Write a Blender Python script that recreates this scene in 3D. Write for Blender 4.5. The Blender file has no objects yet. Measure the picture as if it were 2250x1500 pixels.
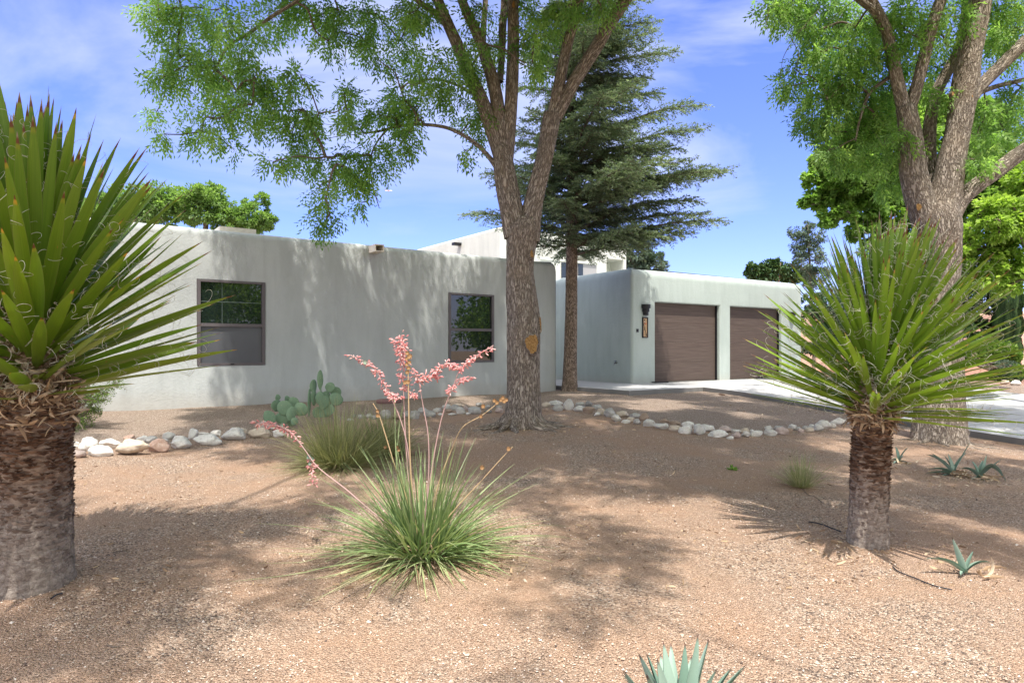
import bpy, bmesh, math, random
import numpy as np
from mathutils import Vector, noise as mnoise
R = math.radians
random.seed(7)
rg = np.random.default_rng(7)
sc = bpy.context.scene
COL = sc.collection

# ------------------------------------------------------------------ camera
F = 1480.0; CU = 1125.0; HV = 768.0; ZC = 1.05       # focal length in photo pixels, centre column, horizon row, eye height
cam_d = bpy.data.cameras.new('camera'); cam = bpy.data.objects.new('camera', cam_d); COL.objects.link(cam)
cam.location = (0, 0, ZC); cam.rotation_euler = (R(90), 0, 0)
cam_d.sensor_width = 36; cam_d.lens = 36 * F / 2250; cam_d.shift_y = (HV - 750) / 2250
cam_d.clip_start = .05; cam_d.clip_end = 5000
sc.camera = cam

# ------------------------------------------------------------------ light
SUN_EL, SX, SY = R(67), .17, -.985
SUN = np.array([math.cos(SUN_EL) * SX, math.cos(SUN_EL) * SY, math.sin(SUN_EL)])
sd = bpy.data.lights.new('sun', 'SUN'); sun = bpy.data.objects.new('sun', sd); COL.objects.link(sun)
sd.energy = 3.8; sd.angle = R(.55); sd.color = (1, .955, .87)
sun.rotation_euler = Vector(tuple(SUN)).to_track_quat('Z', 'Y').to_euler(); sun.location = (3, -20, 60)
w = bpy.data.worlds.new('World'); sc.world = w; w.use_nodes = True
nt = w.node_tree; nt.nodes.clear(); N = nt.nodes.new; LK = nt.links.new
out = N('ShaderNodeOutputWorld'); bg = N('ShaderNodeBackground'); sky = N('ShaderNodeTexSky')
sky.sky_type = 'NISHITA'; sky.sun_disc = False; sky.sun_elevation = SUN_EL; sky.sun_rotation = math.atan2(SX, SY)
sky.altitude = 1600; sky.air_density = 1.0; sky.dust_density = .25; sky.ozone_density = 2.5
tc = N('ShaderNodeTexCoord')
mp = N('ShaderNodeMapping'); mp.inputs['Rotation'].default_value = (0, 0, R(38)); mp.inputs['Scale'].default_value = (1.1, 5.0, 6.5)
nz = N('ShaderNodeTexNoise'); nz.inputs['Scale'].default_value = 1.0; nz.inputs['Detail'].default_value = 7; nz.inputs['Roughness'].default_value = .56; nz.inputs['Distortion'].default_value = .5
nz2 = N('ShaderNodeTexNoise'); nz2.inputs['Scale'].default_value = 1.6; nz2.inputs['Detail'].default_value = 2
cr = N('ShaderNodeValToRGB'); cr.color_ramp.elements[0].position = .44; cr.color_ramp.elements[1].position = .78
cr2 = N('ShaderNodeValToRGB'); cr2.color_ramp.elements[0].position = .40; cr2.color_ramp.elements[1].position = .62
mul = N('ShaderNodeMath'); mul.operation = 'MULTIPLY'
tint = N('ShaderNodeMix'); tint.data_type = 'RGBA'; tint.blend_type = 'MULTIPLY'; tint.inputs[0].default_value = 1; tint.inputs[7].default_value = (1.0, .92, 1.06, 1)
cm = N('ShaderNodeMix'); cm.data_type = 'RGBA'; cm.inputs[7].default_value = (3.7, 3.9, 4.8, 1)
LK(tc.outputs['Generated'], mp.inputs[0]); LK(mp.outputs[0], nz.inputs[0]); LK(tc.outputs['Generated'], nz2.inputs[0])
LK(nz.outputs[0], cr.inputs[0]); LK(nz2.outputs[0], cr2.inputs[0]); LK(cr.outputs[0], mul.inputs[0]); LK(cr2.outputs[0], mul.inputs[1])
sxyz = N('ShaderNodeSeparateXYZ'); gr = N('ShaderNodeValToRGB'); LK(tc.outputs['Generated'], sxyz.inputs[0]); LK(sxyz.outputs[2], gr.inputs[0])
gr.color_ramp.elements[0].position = 0; gr.color_ramp.elements[0].color = (.66, .62, 1.05, 1); gr.color_ramp.elements[1].position = .5; gr.color_ramp.elements[1].color = (.79, .79, 1.2, 1)
e_ = gr.color_ramp.elements.new(.14); e_.color = (.70, .69, 1.16, 1); LK(gr.outputs[0], tint.inputs[7])
LK(sky.outputs[0], tint.inputs[6]); LK(tint.outputs[2], cm.inputs[6])
mul2 = N('ShaderNodeMath'); mul2.operation = 'MULTIPLY'; mul2.inputs[1].default_value = .9
LK(mul.outputs[0], mul2.inputs[0]); LK(mul2.outputs[0], cm.inputs[0])
# bright veil added to the unseen sky above and behind the camera, as fill light
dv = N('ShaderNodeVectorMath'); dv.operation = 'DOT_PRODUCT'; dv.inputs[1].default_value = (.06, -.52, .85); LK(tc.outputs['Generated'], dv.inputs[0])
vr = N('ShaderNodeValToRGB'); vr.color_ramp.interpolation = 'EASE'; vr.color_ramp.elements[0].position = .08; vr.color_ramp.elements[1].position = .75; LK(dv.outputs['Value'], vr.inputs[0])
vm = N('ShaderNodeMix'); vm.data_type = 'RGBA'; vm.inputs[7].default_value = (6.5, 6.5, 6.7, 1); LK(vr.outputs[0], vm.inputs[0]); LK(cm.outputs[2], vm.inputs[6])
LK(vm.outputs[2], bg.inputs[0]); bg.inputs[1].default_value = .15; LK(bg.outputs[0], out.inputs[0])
sc.view_settings.view_transform = 'Standard'; sc.view_settings.look = 'None'
sc.view_settings.exposure = .86; sc.view_settings.gamma = 1
sc.cycles.max_bounces = 8; sc.cycles.transparent_max_bounces = 8; sc.cycles.caustics_reflective = False; sc.cycles.caustics_refractive = False

# ------------------------------------------------------------------ ground shape and placing helpers
D = np.array([.824, .566]); D /= np.linalg.norm(D); NQ = np.array([D[1], -D[0]]); C0 = np.array([3.29, 18.5])
def H(s, q, z=0): return np.array([C0[0] + D[0]*s + NQ[0]*q, C0[1] + D[1]*s + NQ[1]*q, z])
def su(u, q=0.):
    k = (u - CU) / F
    return (k*(C0[1] + NQ[1]*q) - C0[0] - NQ[0]*q) / (D[0] - k*D[1])
def zv(v, s, q=0.): return ZC - (v - HV) / F * H(s, q)[1]
def P(u, v, Y): return np.array([(u - CU)/F*Y, Y, ZC - (v - HV)/F*Y])
def sm(t): t = np.clip(t, 0, 1); return t*t*(3 - 2*t)
def slab_z(q): return .12 - .42*sm((q - 2.0)/8.0) - .03*np.clip(q - 9, 0, 9)
def sleft(q): return np.where(q < 2.3, -2.35, .18 - (q - 2.3)*.167)
def gz(x, y):
    x = np.asarray(x, float); y = np.asarray(y, float)
    b = np.interp(y, [-30, -12, 0, 2, 4, 7, 9, 11, 14], [-.85, -.8, -.46, -.36, -.27, -.15, -.06, 0, 0])
    q = (x - C0[0])*NQ[0] + (y - C0[1])*NQ[1]; s = (x - C0[0])*D[0] + (y - C0[1])*D[1]
    b = b - .05*np.clip(x - 1, 0, 9)*sm((q - 2)/7)
    b = b + .018*np.sin(x*1.1 + 1)*np.cos(y*.9) + .008*np.sin(x*2.7 + y*1.9)*(y < 30)
    sl = sleft(q)
    ds = np.maximum(np.maximum(sl - s, s - 8.0), 0); dq = np.maximum(np.maximum(-9 - q, q - 18), 0)
    wgt = np.exp(-(ds**2 + dq**2)/.8)
    return b*(1 - wgt) + (slab_z(q) - .10)*wgt
def G(u, v):
    y0, y1 = 1.2, 60.
    for _ in range(40):
        ym = .5*(y0 + y1); p = P(u, v, ym)
        if p[2] > gz(p[0], p[1]): y0 = ym
        else: y1 = ym
    p = P(u, v, y0); p[2] = float(gz(p[0], p[1])); return p
def pix(p): return CU + F*p[0]/p[1], HV - F*(p[2] - ZC)/p[1]

# ------------------------------------------------------------------ mesh helpers
WL = {}
def tag(o, label=None, cat=None, group=None, kind=None):
    for k, v_ in (('label', label), ('category', cat), ('group', group), ('kind', kind)):
        if v_: o[k] = v_
    return o
def thing(name, loc, label, cat, group=None):
    o = bpy.data.objects.new(name, None); COL.objects.link(o); o.location = tuple(loc); o.empty_display_size = .1
    WL[o.name] = np.array(loc, float); return tag(o, label, cat, group)
class MB:
    def __init__(s): s.v = []; s.f = []; s.n = 0; s.r = []; s.t = []; s.b = []
    def add(s, V, Fs, rnd=.5, tt=0., bc=None):
        V = np.asarray(V, float).reshape(-1, 3); n = len(V)
        s.v.append(V)
        for Fa in (Fs if isinstance(Fs, list) else [Fs]):
            Fa = np.asarray(Fa, int)
            if len(Fa): s.f.append(Fa + s.n)
        s.r.append(np.broadcast_to(np.asarray(rnd, float), (n,)).copy()); s.t.append(np.broadcast_to(np.asarray(tt, float), (n,)).copy())
        s.b.append(V if bc is None else np.asarray(bc, float).reshape(-1, 3)); s.n += n
    def build(s, name, mat, parent=None, at=None, smooth=True):
        me = bpy.data.meshes.new(name); V = np.concatenate(s.v)
        off = np.array(at, float) if at is not None else (WL[parent.name] if parent else np.zeros(3))
        me.vertices.add(len(V)); me.vertices.foreach_set('co', (V - off).astype(np.float32).ravel())
        lv = np.concatenate([f.ravel() for f in s.f]); lt = np.concatenate([np.full(len(f), f.shape[1]) for f in s.f])
        me.loops.add(len(lv)); me.loops.foreach_set('vertex_index', lv.astype(np.int32))
        me.polygons.add(len(lt)); me.polygons.foreach_set('loop_start', np.concatenate([[0], np.cumsum(lt)[:-1]]).astype(np.int32))
        me.polygons.foreach_set('loop_total', lt.astype(np.int32))
        me.polygons.foreach_set('use_smooth', np.full(len(lt), smooth))
        me.update(calc_edges=True)
        for nm, ty, dt in (('rnd', 'FLOAT', s.r), ('tt', 'FLOAT', s.t)):
            a = me.attributes.new(nm, ty, 'POINT'); a.data.foreach_set('value', np.concatenate(dt).astype(np.float32))
        a = me.attributes.new('bc', 'FLOAT_VECTOR', 'POINT'); a.data.foreach_set('vector', np.concatenate(s.b).astype(np.float32).ravel())
        me.materials.append(mat)
        o = bpy.data.objects.new(name, me); COL.objects.link(o)
        if parent is not None: o.parent = parent
        elif at is not None: o.location = tuple(off)
        WL[o.name] = off
        return o
def norm(a): return a / np.maximum(np.linalg.norm(a, axis=-1, keepdims=True), 1e-9)
def catmull(pts, k=6):
    p = np.asarray(pts, float); q = np.vstack([2*p[0] - p[1], p, 2*p[-1] - p[-2]]); o = []
    for i in range(1, len(q) - 2):
        for j in range(k):
            t = j/k
            o.append(.5*(2*q[i] + (q[i+1] - q[i-1])*t + (2*q[i-1] - 5*q[i] + 4*q[i+1] - q[i+2])*t*t + (3*q[i] - q[i-1] - 3*q[i+1] + q[i+2])*t**3))
    o.append(q[-2]); return np.array(o)
def tube(mb, pts, radii, sides=12, k=6, rnd=.5, bump=0., ridge=9, lscale=1.4, seed=0., capend=True):
    pr = catmull(np.hstack([np.asarray(pts, float), np.asarray(radii, float)[:, None]]), k)
    c, r = pr[:, :3], np.maximum(pr[:, 3], 1e-4); m = len(c)
    T = norm(np.gradient(c, axis=0)); u0 = np.cross(T[0], [0.3, 1, .1]); u0 /= np.linalg.norm(u0); U = [u0]
    for i in range(1, m):
        x = U[-1] - T[i]*np.dot(U[-1], T[i]); U.append(x/np.linalg.norm(x))
    U = np.array(U); W_ = np.cross(T, U); a = np.linspace(0, 2*np.pi, sides, endpoint=False)
    ca, sa = np.cos(a), np.sin(a); ln = np.concatenate([[0], np.cumsum(np.linalg.norm(np.diff(c, axis=0), axis=1))])
    rr = np.repeat(r[:, None], sides, 1)
    if bump:
        for i in range(m):
            for j in range(sides):
                q = Vector((ca[j]*ridge*max(r[i], .03)*4, sa[j]*ridge*max(r[i], .03)*4, ln[i]*lscale*2.2 + seed))
                n1 = 1 - abs(mnoise.noise(q)) * 2.2; n2 = mnoise.noise(Vector((ca[j]*1.6, sa[j]*1.6, ln[i]*1.3 + seed)))
                rr[i, j] += bump*.7*(n1*.7 - .35)*min(1, r[i]/.12) + n2*bump*1.3*min(1, r[i]/.1)
    V = c[:, None] + rr[..., None]*(ca[None, :, None]*U[:, None] + sa[None, :, None]*W_[:, None])
    bc = np.stack([np.broadcast_to(ca*1., (m, sides))*r[:, None], np.broadcast_to(sa, (m, sides))*r[:, None], np.repeat(ln[:, None], sides, 1) + seed], -1)
    i = np.arange(m - 1)[:, None]*sides; j = np.arange(sides)[None]; j2 = (j + 1) % sides
    Fq = np.stack([i + j, i + j2, i + sides + j2, i + sides + j], -1).reshape(-1, 4)
    Fs = [Fq]
    if capend: Fs.append(np.arange(sides)[None] + (m - 1)*sides)
    mb.add(V, Fs, rnd, np.repeat(ln/max(ln[-1], 1e-6), sides), bc)
    return c
def btubes(mb, C, Rr, sides=3, rnd=.5):
    C = np.asarray(C, float); n, m, _ = C.shape; Rr = np.broadcast_to(np.asarray(Rr, float), (n, m))
    T = norm(np.gradient(C, axis=1)); ref = norm(rg.normal(size=(n, 1, 3)) + 1e-3); U = norm(np.cross(T, ref)); W_ = np.cross(T, U)
    a = np.linspace(0, 2*np.pi, sides, endpoint=False)
    V = C[:, :, None] + Rr[:, :, None, None]*(np.cos(a)[:, None]*U[:, :, None] + np.sin(a)[:, None]*W_[:, :, None])
    base = (np.arange(n)*m*sides)[:, None, None] + (np.arange(m - 1)*sides)[None, :, None]; j = np.arange(sides)[None, None]; j2 = (j + 1) % sides
    Fq = np.stack([base + j, base + j2, base + sides + j2, base + sides + j], -1).reshape(-1, 4)
    rv = np.broadcast_to(np.asarray(rnd, float).reshape(-1, 1) if np.ndim(rnd) else np.full((1, 1), rnd), (n, m*sides)).ravel()
    tv = np.broadcast_to(np.repeat(np.linspace(0, 1, m), sides), (n, m*sides)).ravel()
    mb.add(V, Fq, rv, tv)
def ribbons(mb, C, Wd, side, rnd=.5, fold=0., nrm=None):
    """blades: C (n,m,3) centre lines, Wd (n,m) widths, side (n,m,3) or (n,3) width direction; three points across, folded into a channel"""
    C = np.asarray(C, float); n, m, _ = C.shape; Wd = np.broadcast_to(Wd, (n, m))[..., None]
    if side.ndim == 2: side = np.repeat(side[:, None], m, 1)
    T = norm(np.gradient(C, axis=1)); side = norm(side - T*(side*T).sum(-1, keepdims=True)); nn = np.cross(side, T) if nrm is None else nrm
    V = np.stack([C - side*Wd*.5 + nn*Wd*fold, C - nn*Wd*.02, C + side*Wd*.5 + nn*Wd*fold], 2)
    base = (np.arange(n)*m*3)[:, None] + (np.arange(m - 1)*3)[None]
    Fq = np.concatenate([np.stack([base, base + 1, base + 4, base + 3], -1).reshape(-1, 4), np.stack([base + 1, base + 2, base + 5, base + 4], -1).reshape(-1, 4)])
    rv = np.broadcast_to(np.asarray(rnd, float).reshape(-1, 1) if np.ndim(rnd) else np.full((1, 1), rnd), (n, m*3)).ravel()
    tv = np.broadcast_to(np.repeat(np.linspace(0, 1, m), 3), (n, m*3)).ravel()
    bc = np.zeros((n, m, 3, 3)); bc[..., 0] = np.array([-1, 0, 1]); bc[..., 1] = np.linspace(0, 1, m)[:, None]; bc[..., 2] = rg.random((n, 1, 1))*20
    mb.add(V, Fq, rv, tv, bc)
def leaves(mb, Pp, Dd, Nn, L, Wd, rnd):
    Dd = norm(Dd); S = norm(np.cross(Dd, Nn)); L = np.broadcast_to(L, (len(Pp),))[:, None]; Wd = np.broadcast_to(Wd, (len(Pp),))[:, None]
    N2 = np.cross(S, Dd)
    V = np.stack([Pp, Pp + Dd*L*.45 - S*Wd*.5 + N2*Wd*.12, Pp + Dd*L - N2*L*.12, Pp + Dd*L*.45 + S*Wd*.5 + N2*Wd*.12], 1)
    Fq = np.arange(len(Pp)*4).reshape(-1, 4)
    mb.add(V, Fq, np.repeat(rnd, 4), np.tile([0, .5, 1, .5], len(Pp)))
def rvec(n): return norm(rg.normal(size=(n, 3)))
def compound(mb, centers, radii, nspray, kk=7, L=.05, Wd=.014, droop=.55, sprayL=.16, flat=.8):
    """pinnate leaf sprays in clumps"""
    for c, r in zip(centers, radii):
        n = max(14, int(nspray*(r/.4)**1.45)); d = rvec(n); rad = rg.random(n)**.45
        ns = max(3, n//9); sb = rvec(ns)*(rg.random((ns, 1))**.5)*np.array([r, r, r*flat]); ci = rg.integers(0, ns, n); p = np.array(c) + sb[ci] + d*(rg.random((n, 1))**.6)*min(.11, r*.4)*np.array([1, 1, 1.2]); p[:, 2] -= .12*r*rg.random(n); d = norm(d*.6 + sb[ci]/max(r, .01)*.7)
        dd = norm(d*.6 + rvec(n)*.55 + np.array([0, 0, -droop]))
        cl = (rg.random(ns)*.55)[ci][:, None]; s = np.linspace(.12, 1, kk)
        side = norm(np.cross(dd, rvec(n))); nn = np.cross(side, dd)
        pos = p[:, None] + dd[:, None]*(s*sprayL)[None, :, None] - np.array([0, 0, 1.])*(s**2*sprayL*.25)[None, :, None]
        sg = np.where(np.arange(kk) % 2 == 0, 1., -1.)[None, :, None]*np.where(np.arange(kk) == kk - 1, .05, 1)[None, :, None]
        ld = norm(dd[:, None]*.75 + side[:, None]*sg*.8 + rg.normal(size=(n, kk, 3))*.16 + np.array([0, 0, -.25]))
        rn = np.clip(cl + rg.random((n, 1))*.25 + rg.random((n, kk))*.2, 0, 1)
        leaves(mb, pos.reshape(-1, 3), ld.reshape(-1, 3), (np.repeat(nn[:, None], kk, 1) + rg.normal(size=(n, kk, 3))*.35).reshape(-1, 3),
               (L*(.55 + .7*rg.random((n, kk)))).ravel(), (Wd*(.65 + .6*rg.random((n, kk)))).ravel(), rn.ravel())
def grow(mb, nodes, clumps, rmin=.004, k=.0045, sides=5, droop=.0):
    """link every clump centre to the nearest wood, twig to twig"""
    nodes = [np.array(n_) for n_ in nodes]; nb = len(nodes); arr = np.array(nodes)
    cl = sorted(clumps, key=lambda c: np.min(np.linalg.norm(arr - c, axis=1)))
    par = []; allp = list(nodes)
    for c in cl:
        A = np.array(allp); dd = np.linalg.norm(A - c, axis=1) + .35*np.maximum(0, A[:, 2] - c[2] - .3)
        par.append(int(np.argmin(dd))); allp.append(np.array(c))
    cnt = np.ones(len(allp))
    for i in range(len(cl) - 1, -1, -1): cnt[par[i]] += cnt[nb + i] if par[i] >= nb else 0
    for i, c in enumerate(cl):
        a = allp[par[i]]; b = np.array(c); L = np.linalg.norm(b - a)
        if L < .05: continue
        m1 = a + (b - a)*.35 + rvec(1)[0]*L*.09 + np.array([0, 0, L*.08]); m2 = a + (b - a)*.7 + rvec(1)[0]*L*.08
        r1 = min(rmin + k*math.sqrt(cnt[nb + i]), .022); r0 = r1*1.25
        tube(mb, [a, m1, m2, b], [r0, r1*1.1, r1, r1*.75], sides, 3, seed=i)
def box(mb, p0, ax, ay, az, rnd=.5):
    p0 = np.array(p0, float); ax, ay, az = map(lambda a: np.array(a, float), (ax, ay, az))
    V = np.array([p0 + ax*i + ay*j + az*k_ for k_ in (0, 1) for j in (0, 1) for i in (0, 1)])
    mb.add(V, np.array([[0, 2, 3, 1], [4, 5, 7, 6], [0, 1, 5, 4], [2, 6, 7, 3], [0, 4, 6, 2], [1, 3, 7, 5]]), rnd)
def hbox(mb, s0, s1, q0, q1, z0, z1, rnd=.5):
    """a box in the house's own axes"""
    p = H(s0, q0, z0); box(mb, p, H(s1, q0, z0) - p, H(s0, q1, z0) - p, [0, 0, z1 - z0], rnd)

# ------------------------------------------------------------------ materials
class Mt:
    def __init__(s, name, rough=.8, spec=.3):
        s.m = bpy.data.materials.new(name); s.m.use_nodes = True; s.t = s.m.node_tree; s.p = s.t.nodes['Principled BSDF']
        s.p.inputs['Roughness'].default_value = rough; s.p.inputs['Specular IOR Level'].default_value = spec
    def n(s, ty, **kw):
        n_ = s.t.nodes.new('ShaderNode' + ty)
        for k_, v_ in kw.items():
            if k_.startswith('i_'):
                key = k_[2:]; key = int(key) if key.isdigit() else key.replace('_', ' '); n_.inputs[key].default_value = v_
            else: setattr(n_, k_, v_)
        return n_
    def l(s, a, b): s.t.links.new(a, b)
    def attr(s, nm): return s.n('Attribute', attribute_name=nm)
    def obj(s): return s.n('TexCoord').outputs['Object']
    def noise(s, vec, scale, detail=4, rough=.55):
        n_ = s.n('TexNoise', i_Scale=scale, i_Detail=detail, i_Roughness=rough)
        if vec is not None: s.l(vec, n_.inputs['Vector'])
        return n_.outputs[0]
    def scaled(s, vec, sx, sy, sz):
        n_ = s.n('Mapping'); n_.inputs['Scale'].default_value = (sx, sy, sz); s.l(vec, n_.inputs[0]); return n_.outputs[0]
    def ramp(s, fac, stops, const=False):
        n_ = s.n('ValToRGB'); e = n_.color_ramp.elements
        if const: n_.color_ramp.interpolation = 'CONSTANT'
        while len(e) < len(stops): e.new(.5)
        for el, (p_, c_) in zip(e, sorted(stops)):
            el.position = p_; el.color = (c_[0], c_[1], c_[2], 1) if not np.isscalar(c_) else (c_, c_, c_, 1)
        s.l(fac, n_.inputs[0]); return n_.outputs[0]
    def mix(s, fac, a, b, mode='MIX'):
        n_ = s.n('Mix', data_type='RGBA', blend_type=mode)
        for sock, v_ in ((n_.inputs[0], fac), (n_.inputs[6], a), (n_.inputs[7], b)):
            if isinstance(v_, bpy.types.NodeSocket): s.l(v_, sock)
            elif np.isscalar(v_): sock.default_value = v_
            else: sock.default_value = (v_[0], v_[1], v_[2], 1)
        return n_.outputs[2]
    def math(s, op, a, b=0.):
        n_ = s.n('Math', operation=op)
        for sock, v_ in zip(n_.inputs, (a, b)):
            if isinstance(v_, bpy.types.NodeSocket): s.l(v_, sock)
            else: sock.default_value = v_
        return n_.outputs[0]
    def col(s, c):
        if isinstance(c, bpy.types.NodeSocket): s.l(c, s.p.inputs['Base Color'])
        else: s.p.inputs['Base Color'].default_value = (*c, 1)
        return s
    def bump(s, h, strength=.5, dist=.01, prev=None):
        b = s.n('Bump', i_Strength=strength, i_Distance=dist); s.l(h, b.inputs['Height'])
        if prev is not None: s.l(prev, b.inputs['Normal'])
        s.l(b.outputs[0], s.p.inputs['Normal']); return b.outputs[0]
    def translucent(s, c, fac):
        t_ = s.n('BsdfTranslucent'); s.l(c, t_.inputs[0]) if isinstance(c, bpy.types.NodeSocket) else setattr(t_.inputs[0], 'default_value', (*c, 1))
        mx = s.n('MixShader'); mx.inputs[0].default_value = fac; o = s.t.nodes['Material Output']
        s.l(s.p.outputs[0], mx.inputs[1]); s.l(t_.outputs[0], mx.inputs[2]); s.l(mx.outputs[0], o.inputs[0]); return s
def plain(name, c, rough=.6, spec=.4, metal=0., var=.12, scale=14):
    m = Mt(name, rough, spec); m.p.inputs['Metallic'].default_value = metal
    f = m.noise(m.obj(), scale, 5); m.col(m.mix(f, [x*(1 - var) for x in c], [min(1, x*(1 + var)) for x in c])); m.bump(m.noise(m.obj(), scale*8, 2), .12, .002)
    return m.m
def leafmat(name, stops, tr=.35, boost=1.7, rough=.5, spec=.35):
    m = Mt(name, rough, spec); c = m.ramp(m.attr('rnd').outputs['Fac'], stops); m.col(c)
    m.translucent(m.mix(1., c, (boost*1.05, boost*1.15, boost*.6), 'MULTIPLY'), tr); return m.m
def stucco(name, c, c2, stain=None):
    m = Mt(name, .93, .15); o = m.obj()
    f = m.noise(o, .55, 4, .6); f2 = m.noise(m.scaled(o, 1, 1, .25), 3.5, 5, .6)
    cc = m.mix(m.ramp(f, [(.3, 0.), (.7, 1.)]), c, c2); cc = m.mix(m.ramp(f2, [(.42, 0.), (.75, .8)]), cc, [x*.88 for x in c])
    if stain:                                   # dirt splashed up the foot of the wall
        sx = m.n('SeparateXYZ'); m.l(o, sx.inputs[0]); hgt = m.math('ADD', sx.outputs[2], m.math('MULTIPLY', m.noise(o, 5, 4), .3))
        cc = m.mix(m.ramp(hgt, [(.0, .6), (.35, .25), (.5, 0.)]), cc, stain)
    dr = m.noise(m.scaled(o, 5.5, 5.5, .35), 1., 4, .6); cc = m.mix(m.ramp(dr, [(.56, 0.), (.78, .3)]), cc, [x*.72 for x in c]); pt = m.noise(o, 1.3, 6, .7); cc = m.mix(m.ramp(pt, [(.58, 0.), (.66, .22)]), cc, [min(1, x*1.12) for x in c2])
    m.col(cc)
    b = m.bump(m.noise(o, 2.2, 3), .35, .03); b = m.bump(m.noise(o, 26, 3, .6), .5, .012, b); m.bump(m.noise(o, 95, 2), .5, .004, b)
    return m.m
def barkmat(name, dark, mid, light, sc_=(16, 16, 3.2), bump=.9, d=.02, warm=None):
    m = Mt(name, .92, .12); a = m.attr('bc').outputs['Vector']; v = m.scaled(a, *sc_)
    wp = m.n('TexNoise', i_Scale=1.6, i_Detail=3.); m.l(v, wp.inputs[0])
    vv = m.n('VectorMath', operation='MULTIPLY_ADD'); m.l(wp.outputs[1], vv.inputs[0]); vv.inputs[1].default_value = (.9, .9, .9); m.l(v, vv.inputs[2])
    r1 = m.math('ABSOLUTE', m.math('SUBTRACT', m.noise(v, 1.05, 2, .5), .5)); r2 = m.math('ABSOLUTE', m.math('SUBTRACT', m.noise(vv.outputs[0], .75, 3, .5), .5))
    rr_ = m.math('MULTIPLY', m.ramp(r1, [(0, 0.), (.085, 1.)]), m.ramp(r2, [(0, .15), (.07, 1.)]))
    n1 = m.noise(v, 3.4, 6, .7); h = m.math('ADD', rr_, m.math('MULTIPLY', n1, .8))
    cc = m.ramp(m.math('MULTIPLY', h, .62), [(.12, dark), (.5, mid), (.95, light)])
    big = m.ramp(m.noise(a, 2.3, 3), [(.42, 0.), (.7, .55)]); cc = m.mix(big, cc, warm or [x*1.25 for x in light], 'MIX')
    cc = m.mix(.6, cc, m.ramp(h, [(.2, .4), (1.1, 1.15)]), 'MULTIPLY')
    m.col(cc); m.bump(h, bump, d); return m.m

M = {}
M['wing'] = stucco('stucco_grey_green', (.465, .49, .485), (.53, .555, .55), (.42, .38, .33))
M['garage'] = stucco('stucco_garage', (.425, .485, .455), (.475, .53, .50), (.42, .38, .33))
M['cream'] = stucco('stucco_cream', (.64, .64, .58), (.69, .69, .63))
M['pink'] = stucco('stucco_pink', (.68, .47, .36), (.72, .50, .39))
M['frame'] = plain('bronze_frame', (.115, .10, .105), .45, .5)
M['black'] = plain('black_metal', (.012, .012, .014), .45, .4)
M['white'] = plain('white_plastic', (.7, .7, .7), .5)
M['capst'] = plain('cap_cream', (.75, .68, .58), .8)
M['tan_panel'] = plain('sign_tan', (.52, .33, .17), .6, var=.2, scale=9)
M['red'] = plain('sign_red', (.55, .01, .02), .5)
M['metal'] = plain('grey_metal', (.25, .25, .26), .35, .5, .8)
M['brick'] = plain('red_concrete', (.23, .13, .12), .8)
M['hose'] = plain('drip_line', (.03, .032, .04), .5)
g_ = Mt('window_glass', .015, .9); g_.p.inputs['IOR'].default_value = 1.5; g_.col((.012, .02, .018)); M['glass'] = g_.m
g_ = Mt('insect_screen', .28, .6); o_ = g_.obj(); g_.col(g_.mix(g_.noise(o_, 1.5, 3), (.06, .064, .074), (.13, .135, .15))); M['screen'] = g_.m
g_ = Mt('panel_grey', .7, .3); g_.col((.36, .34, .345)); M['panel'] = g_.m
# garage door: brown, fine wavy horizontal brushing
g_ = Mt('garage_door_brown', .62, .3); o_ = g_.obj(); f1 = g_.noise(g_.scaled(o_, 1.1, 1.1, 55), 1.3, 4, .6); f2 = g_.noise(g_.scaled(o_, .4, .4, 10), 1., 3)
c_ = g_.ramp(f1, [(.3, (.055, .04, .033)), (.55, (.10, .075, .062)), (.75, (.15, .117, .098))]); g_.col(g_.mix(g_.math('MULTIPLY', f2, .5), c_, (.115, .075, .062))); g_.bump(f1, .4, .006); M['door'] = g_.m
# concrete
g_ = Mt('concrete', .9, .2); o_ = g_.obj(); c_ = g_.mix(g_.noise(o_, .9, 6, .65), (.42, .415, .41), (.50, .495, .49)); c_ = g_.mix(g_.ramp(g_.noise(o_, .35, 5, .7), [(.48, 0.), (.7, .4)]), c_, (.33, .32, .31)); c_ = g_.mix(g_.ramp(g_.noise(o_, 2.6, 4, .7), [(.66, 0.), (.72, .35)]), c_, (.25, .24, .23)); c_ = g_.mix(g_.ramp(g_.noise(o_, 60, 3), [(.35, .35), (.6, 0.)]), c_, (.32, .31, .30))
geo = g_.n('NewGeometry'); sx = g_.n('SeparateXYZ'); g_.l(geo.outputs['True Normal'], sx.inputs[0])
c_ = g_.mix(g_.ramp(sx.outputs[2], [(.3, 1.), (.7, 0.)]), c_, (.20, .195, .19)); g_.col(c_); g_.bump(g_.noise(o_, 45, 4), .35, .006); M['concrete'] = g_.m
# yard: soil with decomposed granite, coarser greyer chips beyond the rock edging
g_ = Mt('yard_gravel', .95, .12); o_ = g_.obj(); zn = g_.attr('rnd').outputs['Fac']
vo = g_.n('TexVoronoi', i_Scale=98., i_Randomness=1.); g_.l(o_, vo.inputs[0]); vo2 = g_.n('TexVoronoi', i_Scale=190.); g_.l(o_, vo2.inputs[0])
cs = g_.n('SeparateColor'); g_.l(vo.outputs['Color'], cs.inputs[0]); cs2 = g_.n('SeparateColor'); g_.l(vo2.outputs['Color'], cs2.inputs[0])
peb = g_.ramp(cs.outputs[0], [(0, (.13, .10, .085)), (.13, (.30, .21, .155)), (.36, (.49, .345, .255)), (.70, (.62, .47, .36)), (.90, (.78, .66, .55)), (.965, (.12, .095, .085))], True)
pf = g_.ramp(cs2.outputs[1], [(0, (.26, .18, .135)), (.3, (.47, .325, .24)), (.75, (.62, .47, .365))], True)
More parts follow.
